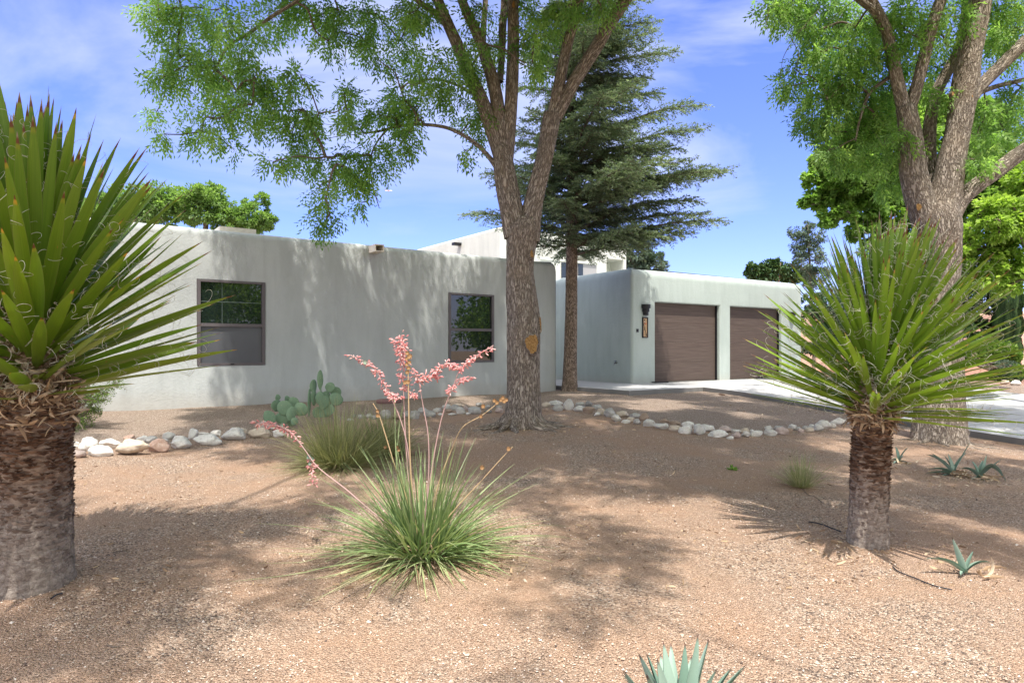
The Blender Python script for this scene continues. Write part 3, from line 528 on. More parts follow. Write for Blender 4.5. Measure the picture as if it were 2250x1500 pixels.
# upper storey behind
US0, UQ = 1.17, -8.3; US1 = su(1378, UQ); UZ = zv(497, US0, UQ)
wr = (su(1333, UQ), su(1370, UQ)); wrz = (zv(640, wr[0], UQ), zv(568, wr[0], UQ)); wl = (su(1240, UQ), su(1288, UQ)); wlz = (wrz[0], zv(561, wl[0], UQ))
bm = rounded_box(US0, US1, -17, UQ, -.5, UZ, .12, .10)
cut_wall('upper_storey_wall', bm, [(wr[0], wr[1], UQ - .85, UQ + .4, *wrz), (wl[0], wl[1], UQ - .85, UQ + .4, *wlz)], M['cream'], house)
e = thing('upper_window', H(wr[0], UQ - .84, wrz[0]), None, None); e.parent = house; e.location = tuple(H(wr[0], UQ - .84, wrz[0]) - WL[house.name])
mb = MB(); hbox(mb, wr[0] + .04, wr[1] - .35, UQ - .842, UQ - .83, wrz[0], wrz[1] - .04); mb.build('pane', M['glass'], e, smooth=False)
mb = MB()
for t in (0, .33, .66): z_ = wrz[0] + (wrz[1] - wrz[0])*t; hbox(mb, wr[0] + .08, wr[1] - .4, UQ - .829, UQ - .815, z_, z_ + .03)
hbox(mb, wr[0], wr[0] + .04, UQ - .84, UQ - .80, wrz[0], wrz[1]); hbox(mb, wr[1] - .38, wr[1] - .34, UQ - .829, UQ - .79, wrz[0], wrz[1]); mb.build('frame', M['frame'], e, smooth=False)
pq = UQ + .9; ps = (su(1226, pq), su(1311, pq)); pz = (2.6, zv(582, ps[1], pq))
mb = MB(); hbox(mb, ps[0] + .5, ps[1], pq - .06, pq, pz[0], pz[1]); mb.build('shade_screen', M['panel'], house, smooth=False)
mb = MB(); hbox(mb, ps[0] - .9, ps[1] + .03, pq - .12, pq + .06, pz[1], pz[1] + .09); hbox(mb, ps[0] - .9, ps[0] + .08, pq - .1, pq + .03, pz[0] - 1, pz[1]); mb.build('patio_beam', M['cream'], house, smooth=False)
mb = MB()
for u_ in (1233, 1270): a = su(u_, pq); hbox(mb, a, a + .25, pq + .001, pq + .02, pz[0], pz[1] - .03)
mb.build('dark_glazing', M['glass'], house, smooth=False)
spout(US0, -11.4, UZ - .30, 's')
# things fixed to the garage corner
def steps(name, tiers):
    mb = MB()
    for r_, z0, z1 in tiers:
        a = np.linspace(-np.pi/2, np.pi/2, 13); ring = [H(ls + r_*math.sin(t), .02 + r_*.9*math.cos(t)) for t in a]; m = len(ring)
        V = [[p[0], p[1], z0] for p in ring] + [[p[0], p[1], z1] for p in ring]
        mb.add(V, [np.array([[i_, i_ + 1, i_ + 1 + m, i_ + m] for i_ in range(m - 1)] + [[m - 1, 0, m, 2*m - 1]]), np.array([list(range(m))[::-1], list(range(m, 2*m))])])
    mb.build(name, M['black'], e, smooth=False)
ls = su(1738); lz = zv(681, su(1417)); e = thing('wall_lamp', H(ls, 0, lz - .15), 'black stepped wall sconce right of the second garage door, half behind yucca leaves', 'wall lamp')
mb = MB(); hbox(mb, ls - .05, ls + .05, .001, .03, lz - .10, lz + .10); mb.build('back_plate', M['black'], e, smooth=False)
steps('lamp_shade', [(.15, lz + .05, lz + .155), (.118, lz - .05, lz + .048), (.09, lz - .15, lz - .052)])
ls = su(1417); lz = zv(681, ls); e = thing('wall_lamp', H(ls, 0, lz - .15), 'black stepped wall sconce above the house number beside the garage door', 'wall lamp')
mb = MB(); hbox(mb, ls - .05, ls + .05, .001, .03, lz - .10, lz + .10); mb.build('back_plate', M['black'], e, smooth=False)
def steps(name, tiers):
    mb = MB()
    for r_, z0, z1 in tiers:
        a = np.linspace(-np.pi/2, np.pi/2, 13); ring = [H(ls + r_*math.sin(t), .02 + r_*.9*math.cos(t)) for t in a]; m = len(ring)
        V = [[p[0], p[1], z0] for p in ring] + [[p[0], p[1], z1] for p in ring]
        mb.add(V, [np.array([[i_, i_ + 1, i_ + 1 + m, i_ + m] for i_ in range(m - 1)] + [[m - 1, 0, m, 2*m - 1]]), np.array([list(range(m))[::-1], list(range(m, 2*m))])])
    mb.build(name, M['black'], e, smooth=False)
steps('lamp_shade', [(.15, lz + .05, lz + .155), (.118, lz - .05, lz + .048), (.09, lz - .15, lz - .052)])
ns = su(1416.5); nz0 = zv(742, ns); nz1 = zv(697, ns); e = thing('house_number_sign', H(ns, 0, nz0), 'narrow tan house number plaque in a black frame under the wall lamp', 'sign'); hw = .105
mb = MB(); t_ = .028
hbox(mb, ns - hw, ns - hw + t_, .002, .035, nz0, nz1); hbox(mb, ns + hw - t_, ns + hw, .002, .035, nz0, nz1); hbox(mb, ns - hw + t_, ns + hw - t_, .002, .034, nz0, nz0 + t_); hbox(mb, ns - hw + t_, ns + hw - t_, .002, .034, nz1 - t_, nz1); mb.build('frame', M['black'], e, smooth=False)
mb = MB(); hbox(mb, ns - hw + t_, ns + hw - t_, .003, .02, nz0 + t_, nz1 - t_); mb.build('panel', M['tan_panel'], e, smooth=False)
def glyph(txt, s, z, size, mat, nm='digit', shear=0.):
    cu = bpy.data.curves.new('txt', 'FONT'); cu.body = txt; cu.size = size; cu.extrude = .002; cu.offset = size*.03; cu.shear = shear; to = bpy.data.objects.new('txt', cu); COL.objects.link(to)
    dg = bpy.context.evaluated_depsgraph_get(); me = bpy.data.meshes.new_from_object(to.evaluated_get(dg)); bpy.data.objects.remove(to, do_unlink=True)
    me.name = nm; co = np.array([v_.co for v_ in me.vertices]); co[:, 0] -= co[:, 0].mean()
    for v_, c in zip(me.vertices, co): v_.co = Vector(tuple(H(s + c[0], .0235 + c[2], z + c[1]) - WL[e.name]))
    me.materials.clear(); me.materials.append(mat); o = bpy.data.objects.new(nm, me); COL.objects.link(o); o.parent = e
hgt = nz1 - nz0
def gzz(t): return nz1 - hgt*t                      # t runs 0 top .. 1 bottom
glyph('3', ns - .025, gzz(.62), .12, M['black']); glyph('1', ns + .012, gzz(.74), .10, M['black']); glyph('5', ns + .035, gzz(.905), .115, M['black'])
def poly(nm, pts, mat):
    mb = MB(); V = [H(ns + a, q, gzz(b)) for q in (.021, .0245) for a, b in pts]; m = len(pts)
    mb.add(V, [np.array([list(range(m)), list(range(m, 2*m))[::-1]]), np.array([[i_, (i_ + 1) % m, (i_ + 1) % m + m, i_ + m] for i_ in range(m)])]); mb.build(nm, mat, e, smooth=False)
poly('emblem', [(-.042, .10), (-.005, .11), (-.008, .175), (-.03, .18), (-.043, .15)], M['black'])
poly('emblem', [(-.04, .19), (-.022, .215), (-.002, .19), (-.012, .225), (-.03, .235)], M['white'])
poly('emblem', [(-.028, .325), (.0, .29), (.03, .305), (.048, .27), (.05, .32), (.02, .335)], M['red'])
poly('digit', [(-.012, .25), (-.005, .265), (-.04, .31), (-.045, .38), (-.03, .435), (-.045, .43), (-.06, .375), (-.052, .30), (-.03, .265)], M['black'])
bs = su(1400); bz = zv(726, bs); mb = MB(); hbox(mb, bs - .03, bs + .03, .002, .03, bz - .045, bz + .045); o_ = mb.build('doorbell', M['black'], at=H(bs, 0, bz), smooth=False); tag(o_, 'tiny dark doorbell box left of the house number plaque', 'doorbell')
# tap on the garage side wall
kt = (1355 - CU)/F; qt = (kt*C0[1] - C0[0])/(NQ[0] - kt*NQ[1]); tp = H(-.0, qt, ZC - (797 - HV)/F*H(0, qt)[1])
t0 = thing('garden_tap', tp, 'small metal garden tap low on the garage side wall', 'tap')
mb = MB(); d3 = np.array([-D[0], -D[1], 0]); tube(mb, [tp, tp + d3*.06, tp + d3*.09 + [0, 0, -.01], tp + d3*.10 + [0, 0, -.06]], [.016, .016, .016, .013], 8, 3); mb.build('spout', M['metal'], t0)
mb = MB(); tube(mb, [tp + d3*.05, tp + d3*.05 + [0, 0, .05]], [.007, .007], 6, 2); c_ = tp + d3*.05 + [0, 0, .05]
tube(mb, [c_ + [.035*math.cos(a), .035*math.sin(a), 0] for a in np.linspace(0, 6.28, 9)], [.007]*9, 6, 2); mb.build('handle', plain('tap_blue', (.05, .06, .16), .5), t0)
# flat lid near the wing wall
lp = G(852, 886); mb = MB(); a = np.linspace(0, 2*np.pi, 24, endpoint=False); prof = [(.0, .20), (.045, .225), (.075, .215), (.088, .17), (.09, .02)]
V = [[lp[0] + r_*1.15*math.cos(t), lp[1] + .1 + r_*.8*math.sin(t), lp[2] + z_ - .01] for z_, r_ in prof for t in a]
Fq = [[k_*24 + i_, k_*24 + (i_ + 1) % 24, (k_ + 1)*24 + (i_ + 1) % 24, (k_ + 1)*24 + i_] for k_ in range(4) for i_ in range(24)]; mb.add(V, [np.array(Fq), np.arange(96, 120)[None]])
tag(mb.build('utility_lid', M['brick'], at=lp), 'round dark red lid lying on the gravel against the long wing wall', 'lid')

# ------------------------------------------------------------------ rocks
def rock(u, v, w_, h, colour, face, label, group, idx):
    v2 = v + h*.42; p = G(u, v2); s_ = p[1]/F; rx = w_*s_*.5; rz = h*s_*.56; ry = min(rx, max(rz, rx*.6))*.95; c = p + [0, ry*.75, 0]; c[2] = float(gz(c[0], c[1])) + rz*.72
    # keep the picture row: the rock's centre sits where the photo has it
    c[2] = max(c[2], ZC - (v - HV)/F*c[1] - .0) if ZC - (v - HV)/F*c[1] < c[2] + .12 else c[2]
    bm = bmesh.new(); bmesh.ops.create_icosphere(bm, subdivisions=4, radius=1); rr = random.Random(idx*13 + 5)
    planes = [(Vector((rr.gauss(0, 1), rr.gauss(0, 1), rr.gauss(0, .9))).normalized(), rr.uniform(.6, .86)) for _ in range({'angular': 13, 'blocky': 10, 'flat': 7, 'upright': 9, 'pointed': 10}.get(face, 8))]
    ofs = Vector((rr.uniform(0, 99), rr.uniform(0, 99), rr.uniform(0, 99))); yaw = rr.uniform(-.3, .3)
    for v_ in bm.verts:
        q = v_.co.copy()
        for nn, dd in planes:
            e_ = q.dot(nn) - dd
            if e_ > 0: q -= nn*e_*.85
        q *= 1 + .2*mnoise.noise(v_.co*1.3 + ofs) + .09*mnoise.noise(v_.co*3.7 + ofs) + .035*mnoise.noise(v_.co*9 + ofs)
        if face == 'pointed' and q.z > 0: q.x *= 1 - q.z*.55; q.y *= 1 - q.z*.4; q.z *= 1.15
        if face == 'domed' and q.z < 0: q.z *= .5
        x_, y_ = q.x*math.cos(yaw) - q.y*math.sin(yaw), q.x*math.sin(yaw) + q.y*math.cos(yaw)
        v_.co = Vector((x_*rx*1.0, y_*ry*1.0, q.z*rz*1.12))
    me = bpy.data.meshes.new('rock'); bm.to_mesh(me); me.materials.append(RK[colour])
    for p_ in me.polygons: p_.use_smooth = True
    o = bpy.data.objects.new('rock', me); COL.objects.link(o); o.location = tuple(c); WL[o.name] = c; tag(o, label, 'rock', group); return o
ORD = 'zeroth first second third fourth fifth sixth seventh eighth ninth tenth eleventh twelfth thirteenth fourteenth fifteenth sixteenth seventeenth eighteenth nineteenth twentieth'.split()
def ordn(k_): return ORD[k_] if k_ <= 20 else ('thirtieth' if k_ == 30 else 'fortieth' if k_ == 40 else ('twenty ' if k_ < 30 else 'thirty ' if k_ < 40 else 'forty ')+ORD[k_ % 10])
ridx = 0
for row, where, grp in ((ROWA, 'in left border', 'rocks edging the bed on the left'), (ROWB, 'behind the flowers', 'rocks edging the bed behind the flowers'), (ROWC, 'in curved edging', 'rocks in the curved edging on the right')):
    cnt = {}
    for u, v, w_, h, c, f_ in sorted(row):
        cnt[c] = cnt.get(c, 0) + 1; ridx += 1; tot = sum(1 for r_ in row if r_[4] == c)
        lab = f'{f_} {c} rock, ' + (f'only {c} one ' if tot == 1 else f'{ordn(cnt[c])} of its colour from left ') + where
        rock(u, v, w_, h, c, f_, lab, grp, ridx)
exec_rows_done = True

# ------------------------------------------------------------------ big trees
def limb(mb, pts, Y, sides=20, bump=.012, seed=0, k=8):
    pts = [(p[0], p[1], p[2]*.86) + tuple(p[3:]) for p in pts]
    """pts: (u, v, width in pixels[, depth])"""
    PP = [P(p[0], p[1], p[3] if len(p) > 3 else Y) for p in pts]; rr = [p[2]*.5/F*(p[3] if len(p) > 3 else Y) for p in pts]
    return tube(mb, PP, rr, sides, k, bump=bump, seed=seed)
LIT = [(1420, 1040, 90, 8), (1250, 985, 60, 9), (1700, 1010, 70, 8), (1560, 1095, 120, 12), (2050, 1200, 90, 14), (1050, 962, 60, 8), (600, 1110, 60, 10), (820, 1110, 40, 10), (1300, 1075, 70, 9), (500, 1200, 50, 12), (1010, 1235, 60, 12), (2180, 990, 60, 8), (1960, 1090, 40, 10), (330, 1050, 215, 62), (1500, 1440, 900, 130), (290, 690, 205, 270), (1250, 1400, 600, 60), (1100, 1150, 60, 20), (1350, 1100, 150, 26), (1560, 1180, 190, 50), (700, 1320, 130, 40), (1230, 1030, 70, 18), (700, 1170, 40, 20), (520, 840, 45, 35),
       (955, 610, 34, 70), (700, 800, 30, 80), (1010, 850, 40, 30), (520, 560, 30, 16), (1000, 595, 22, 30), (720, 740, 14, 120), (780, 840, 26, 60), (690, 840, 14, 50), (880, 620, 12, 60), (832, 600, 48, 75), (650, 545, 30, 16), (1440, 890, 90, 16), (1640, 905, 60, 12), (1560, 1240, 380, 40), (2130, 1150, 60, 30), (1990, 940, 40, 20),
       (1600, 720, 200, 100), (1650, 840, 60, 10), (1030, 880, 60, 14), (220, 1380, 70, 22), (420, 1230, 40, 14), (900, 1350, 120, 22)]
SHD = [(700, 1200, 420, 90), (300, 1210, 280, 70), (150, 1400, 260, 70), (1150, 1120, 160, 50), (1250, 1220, 130, 60), (900, 960, 450, 45), (350, 945, 300, 40), (1500, 1010, 300, 55), (1050, 1010, 260, 40), (1650, 1060, 200, 28), (2080, 1130, 170, 60), (2150, 1040, 130, 50), (1600, 930, 250, 30), (1400, 900, 150, 20),
       (840, 700, 370, 270), (1150, 700, 120, 250), (1500, 870, 90, 10), (1700, 890, 120, 14), (450, 1390, 180, 40), (1440, 620, 60, 70), (2200, 930, 120, 40)]
def shadow_pixel(p):
    """where on wall or ground the shadow of a point falls, in photo pixels"""
    p = np.array(p); rel = p[:2] - C0; q = rel@NQ; s = rel@D; hq = -SUN[:2]@NQ; 
    t = (q - 0)/max(-hq, 1e-6) if hq < 0 else 1e9
    if q > 0 and t > 0:
        x = p - SUN*t; s2 = (x[:2] - C0)@D
        if 0 < x[2] < 3.3 and s2 < 8 and not (-2.6 < s2 < 0): return pix(x)
    t = (p[2] - 0)/SUN[2]
    for _ in range(4): x = p - SUN*t; t = (p[2] - float(gz(x[0], x[1])))/SUN[2]
    x = p - SUN*t
    return pix(x) if x[1] > 1.5 else (-999, 3000)
def inell(u, v, L_): return min([((u - a)/c)**2 + ((v - b)/d)**2 for a, b, c, d in L_])
def overhead(bounds, n, z0, z1, cen, rad, have=()):
    outl = list(have); tries = 0
    while len(outl) < n and tries < n*80:
        tries += 1; x, y = rg.uniform(bounds[0], bounds[1]), rg.uniform(bounds[2], bounds[3]); z = rg.uniform(z0, z1); p = np.array([x, y, z])
        if np.linalg.norm((p[:2] - cen)) > rad: continue
        r_ = rg.uniform(.28, .50)
        if y > .3:
            u, v = pix(p); rp = r_*1.5*F/y
            if -rp < u < 2250 + rp and v + rp > -25: continue
        if y < .3 and z < 4: continue
        u, v = shadow_pixel(p)
        if inell(u, v, LIT) < 1.25: continue
        aa = np.array([-.45, 4.3, .75]); tq = (p - aa)@SUN; pp_ = p - SUN*tq
        if np.linalg.norm((pp_ - aa)*[.8, 1, 1]) < .55 + r_*.5: continue
        k_ = inell(u, v, SHD)
        if u < 700 and v > 1080 and rg.random() < .12: continue
        if rg.random() > (.06 if k_ > 1 else (.46 if v < 880 else .52)): continue
        if outl and min(np.linalg.norm(np.array([o_[0] for o_ in outl]) - p, axis=1)) < .30: continue
        outl.append((p, r_))
    print('overhead', len(outl), tries); return outl
def ash_tree(base, label, limbs, nodes_extra, clumps, over, scars, twigs=(), ns=150, LL=.078):
    t = thing('ash_tree', base, label, 'tree'); mb = MB(); nodes = []
    for i, (pts, sides, bp) in enumerate(limbs[0]): nodes.append(limb(mb, pts, limbs[1], sides, bp, i*7.7)[2:])
    tr = mb.build('trunk', M['ashbark'], t); nd = np.concatenate(nodes); nd = nd[nd[:, 2] > 2.3]
    nd = nd[::3]; cs = [P(u, v, y) for u, v, rp, y in clumps]; rs = [rp/F*y for u, v, rp, y in clumps]
    mb = MB(); grow(mb, list(nd), [c for c in cs] + [o_[0] for o_ in over])
    for p0 in twigs:
        a = catmull([P(*q) for q in p0], 4); mb2 = a; tube(mb, a[::2], np.linspace(.006, .0018, len(a[::2])), 5, 2)
    # hanging fine twigs round each clump
    C = []
    for c, r_ in zip(cs, rs):
        for _ in range(int(5*r_/.3) + 2):
            d_ = rvec(1)[0]; e_ = c + d_*r_*rg.uniform(.7, 1.15); e_[2] -= r_*.3*rg.random(); m_ = c + (e_ - c)*.5 + [0, 0, r_*.15]; tt = np.linspace(0, 1, 6)[:, None]
            C.append((1 - tt)**2*c + 2*tt*(1 - tt)*m_ + tt**2*e_)
    btubes(mb, np.array(C), np.linspace(.0035, .0015, 6)[None], 3); tag(mb.build('twigs', M['twig'], t), kind='stuff')
    mb = MB(); compound(mb, cs, rs, ns, 7, LL, LL*.33, sprayL=.19); compound(mb, [o_[0] for o_ in over], [o_[1] for o_ in over], 110, 7, .085, .028, sprayL=.22)
    mb.build('crown', M['ashleaf'], t)
    for (u, v, y, wd, ht, nrm_, prot) in scars:
        mb = MB(); c = P(u, v, y); n_ = norm(np.array(nrm_, float)); sd_ = norm(np.cross([0, 0, 1.], n_)); up = np.cross(n_, sd_); a = np.linspace(0, 2*np.pi, 28, endpoint=False)
        rr_ = [1 + .11*math.sin(3*x + u) + .06*math.sin(7*x + v) + .04*math.sin(13*x) for x in a]; V = []; bc = []
        for sc_, dp in ((1.28, -.07), (1.16, prot*.55), (1.0, prot), (.93, prot - .003), (.5, prot), (.02, prot)):
            for x, r_ in zip(a, rr_): V.append(c + sd_*math.cos(x)*wd*sc_*r_ + up*math.sin(x)*ht*sc_*r_ + n_*dp); bc.append([math.cos(x)*wd*sc_, math.sin(x)*ht*sc_, 0])
        V = np.array(V); bc = np.array(bc); m = 28
        fq = lambda k0, k1: np.array([[k_*m + i_, k_*m + (i_ + 1) % m, (k_ + 1)*m + (i_ + 1) % m, (k_ + 1)*m + i_] for k_ in range(k0, k1) for i_ in range(m)])
        cmb = MB(); cmb.add(V[2*m:], fq(0, 3), .5, 0, bc[2*m:]); mb.add(V[:3*m], fq(0, 2), .5, 0, bc[:3*m]*np.array([1, 1, 1]) + [0, 0, 3])
        col_ = mb.build('bark_collar', M['ashbark'], t); s0 = cmb.build('pruning_scar', M['cut'], t)
    return t
b1 = G(1148, 945); Y1 = b1[1] + .3; b1 = np.array([P(1148, 900, Y1)[0], Y1, float(gz(P(1148, 900, Y1)[0], Y1))])
L1 = [([(1146, 985, 160), (1146, 955, 118), (1149, 915, 96), (1150, 850, 86), (1151, 770, 84), (1150, 700, 81), (1145, 640, 76), (1143, 585, 70), (1146, 540, 76), (1150, 505, 84), (1156, 480, 66)], 84, .016),
      ([(1135, 520, 66), (1126, 470, 62), (1115, 410, 58), (1108, 365, 52), (1103, 325, 46)], 44, .012),
      ([(1104, 350, 40), (1080, 280, 38), (1055, 215, 36), (1030, 165, 33), (1005, 100, 31), (985, 55, 29), (962, 0, 27), (930, -90, 24), (890, -220, 18, Y1 - .5), (840, -380, 10, Y1 - 1)], 28, .01),
      ([(1108, 350, 36), (1098, 270, 34), (1088, 200, 32), (1068, 130, 29), (1048, 75, 26), (1022, 20, 24), (1000, -50, 20, Y1 + .3), (985, -150, 12, Y1 + .8)], 26, .01),
      ([(1112, 345, 38), (1121, 260, 33), (1126, 180, 31), (1128, 90, 30), (1127, 0, 28), (1130, -120, 24), (1150, -260, 16), (1170, -420, 8)], 28, .01),
      ([(1098, 180, 18, Y1 + .25), (1103, 120, 17, Y1 + .35), (1104, 60, 20, Y1 + .4), (1108, 0, 18, Y1 + .5), (1100, -120, 10, Y1 + .8)], 14, .005),
      ([(1060, 110, 16, Y1 + .3), (1063, 50, 15, Y1 + .4), (1066, -20, 13, Y1 + .5), (1050, -120, 8, Y1 + .9)], 12, .005),
      ([(1160, 530, 60), (1168, 470, 52), (1180, 415, 46), (1196, 350, 44), (1207, 290, 44), (1215, 250, 44)], 36, .012),
      ([(1213, 262, 33), (1228, 190, 30), (1240, 130, 29), (1252, 80, 28), (1265, 30, 28), (1278, -30, 25), (1300, -160, 18), (1330, -330, 9)], 26, .01),
      ([(1220, 260, 32), (1250, 200, 33), (1280, 150, 33), (1312, 100, 32), (1345, 45, 30), (1385, -15, 28), (1440, -110, 22, Y1 - .3), (1520, -230, 14, Y1 - .8)], 26, .01),
      ([(1096, 375, 15), (1070, 340, 12), (1035, 308, 10), (985, 282, 9), (930, 274, 8), (880, 277, 7), (835, 288, 6), (800, 293, 5)], 10, .002),
      ([(855, 281, 6), (830, 310, 5), (815, 345, 4.5), (815, 390, 4), (825, 430, 3), (833, 455, 2)], 6, .0),
      ([(985, 60, 18), (955, 28, 16), (925, 8, 15), (870, -40, 14, Y1 - .2), (790, -75, 12, Y1 - .3), (710, -55, 11, Y1 - .4), (655, 0, 9.5, Y1 - .5), (600, 35, 9, Y1 - .5), (545, 75, 8, Y1 - .55), (500, 105, 7, Y1 - .55), (470, 160, 5, Y1 - .6)], 12, .003),
      ([(1055, 215, 9), (1010, 190, 7), (960, 175, 6), (900, 180, 4)], 7, .0),
      ([(930, -90, 22), (850, -330, 16, 7.5), (700, -700, 11, 6.0), (560, -1300, 6, 4.6)], 12, .004),
      ([(1130, -120, 20), (1150, -400, 14, 7.8), (1160, -800, 7, 6.4)], 12, .004)]
lobes1 = [(330, 80, 60), (350, 40, 50), (400, 20, 65), (390, 110, 70), (360, 170, 55), (370, 235, 50), (440, 60, 80), (470, 130, 80), (430, 200, 75), (410, 270, 50), (470, 260, 60), (510, 60, 80), (540, 130, 75), (520, 200, 75), (500, 280, 48), (555, 230, 60), (590, 30, 75), (610, 100, 70), (590, 180, 60), (640, 50, 65), (665, 110, 52), (660, 165, 40), (700, 30, 55), (720, 90, 40), (745, 25, 55), (800, 20, 50), (860, 15, 50), (910, 30, 50), (740, 75, 30),
          (345, 10, 50), (400, 60, 60), (480, 20, 70), (560, 15, 70), (630, 0, 60), (420, 150, 55), (500, 160, 60), (560, 170, 50), (600, 215, 35), (600, 265, 24), (510, 325, 22), (360, 295, 20), (345, 245, 22), (445, 290, 30),
          (840, 50, 45), (810, 105, 28), (790, 75, 34), (830, 130, 26), (880, 90, 45), (930, 70, 50), (950, 130, 60), (990, 160, 52), (1000, 90, 55), (910, 150, 40), (960, 210, 45), (1010, 220, 40), (920, 235, 30), (880, 195, 28), (1040, 60, 45), (1040, 140, 40), (1030, 270, 26), (1020, 330, 18), (1060, 300, 22), (1065, 240, 22),
          (940, 20, 50), (1000, 30, 50), (1060, 20, 40), (1075, 90, 30), (1160, 20, 45), (1190, 60, 45), (1180, 120, 42), (1160, 80, 40), (1200, 20, 40), (1260, 10, 40), (1320, 12, 34), (1170, 150, 24), (1225, 30, 36), (1350, 5, 30), (1080, 160, 24),
          (770, 210, 26), (755, 195, 20), (750, 240, 28), (770, 265, 26), (700, 250, 26), (680, 265, 24), (665, 240, 20), (645, 280, 24), (690, 290, 22), (640, 320, 24), (600, 355, 22), (620, 350, 20), (650, 355, 24), (685, 350, 26), (715, 345, 24), (760, 350, 26), (790, 340, 30), (830, 330, 34), (850, 350, 28), (880, 320, 30), (800, 370, 26), (770, 380, 24), (730, 395, 24), (700, 415, 22), (715, 440, 24), (725, 470, 18), (695, 480, 18), (710, 500, 12), (790, 410, 22), (795, 445, 16), (780, 395, 22), (740, 360, 22), (850, 240, 34), (870, 260, 30), (900, 245, 32), (830, 250, 26), (900, 290, 22), (880, 215, 24), (920, 265, 22), (635, 245, 18), (595, 250, 14)]
clumps1 = []
for (u, v, rp) in lobes1:
    if rp > 40 and rg.random() < .24: continue
    y = Y1 + (rg.uniform(-.9, .5) if u < 760 else rg.uniform(-.5, .6)); clumps1.append((u, v, rp*(.80 if rp > 30 else .95), y))
for (u, v, rp) in [(900, 30, 38), (960, 130, 38), (1010, 100, 26), (1180, 70, 26), (1250, 10, 26), (930, 180, 34), (1075, 100, 18), (1170, 140, 22)]: clumps1.append((u, v, rp, Y1 - rg.uniform(.5, 1.1)))
over1 = overhead((-8, 5, -3, 13), 620, 6.2, 9.5, np.array([b1[0] - 1.2, 6.5]), 8.5); n0_ = len(over1)
over1 = overhead((-8, 5, 7, 15.5), n0_ + 380, 7.6, 11.5, np.array([b1[0] - 1.5, 10.5]), 7.5, over1)
tw1 = [[(790, 295, Y1), (740, 300, Y1), (690, 310, Y1), (640, 300, Y1)], [(820, 290, Y1), (770, 270, Y1), (730, 275, Y1), (680, 265, Y1)], [(835, 285, Y1), (790, 320, Y1), (740, 345, Y1), (700, 352, Y1), (655, 350, Y1)], [(815, 350, Y1), (770, 375, Y1), (730, 395, Y1), (705, 440, Y1), (712, 480, Y1)], [(880, 277, Y1), (860, 255, Y1), (850, 240, Y1)],
       [(590, 240, Y1), (585, 280, Y1), (575, 300, Y1)], [(640, 150, Y1), (630, 190, Y1), (640, 215, Y1), (660, 232, Y1)], [(650, 160, Y1), (668, 190, Y1), (662, 225, Y1)], [(525, 250, Y1), (530, 285, Y1), (515, 310, Y1)], [(760, 110, Y1), (758, 135, Y1), (763, 150, Y1)], [(820, 380, Y1), (822, 420, Y1), (835, 445, Y1), (838, 430, Y1)]]
rs1 = 35/F*Y1
ash1 = ash_tree(b1, 'tall multi limbed ash with a large orange pruning scar in the middle of the yard', (L1, Y1), None, clumps1, over1,
         [(1168, 755, Y1 - rs1*1.06, .088, .128, (.12, -1, .08), .03), (1181, 712, Y1 - rs1*.3, .022, .11, (.85, -.55, .1), .05), (1166, 560, Y1 - rs1*.75, .028, .055, (.55, -.8, .2), .03), (1128, 12, Y1 - .095, .022, .05, (.1, -1, 0), .01)], tw1)
mb = MB()                                            # surface roots at the foot
for a0, L_ in ((200, .55), (170, .35), (225, .5), (250, .3), (300, .45), (340, .5), (20, .4), (320, .3)):
    a = R(a0); p0 = b1 + [math.cos(a)*.22, math.sin(a)*.22, .14]; p1 = b1 + [math.cos(a)*.36, math.sin(a)*.36, .03]; p2 = b1 + [math.cos(a + .2)*(.4 + L_*.5), math.sin(a + .2)*(.4 + L_*.5), .0]; p3 = b1 + [math.cos(a + .1)*(.4 + L_), math.sin(a + .1)*(.4 + L_), -.03]
    for p in (p1, p2, p3): p[2] += float(gz(p[0], p[1])) - b1[2]
    tube(mb, [p0, p1, p2, p3], [.07, .05, .025, .012], 10, 5, bump=.006, seed=a0)
mb.build('root', M['ashbark'], ash1)
b2 = G(2062, 975); Y2 = b2[1] + .35; b2 = np.array([P(2062, 900, Y2)[0], Y2, float(gz(P(2062, 900, Y2)[0], Y2))])
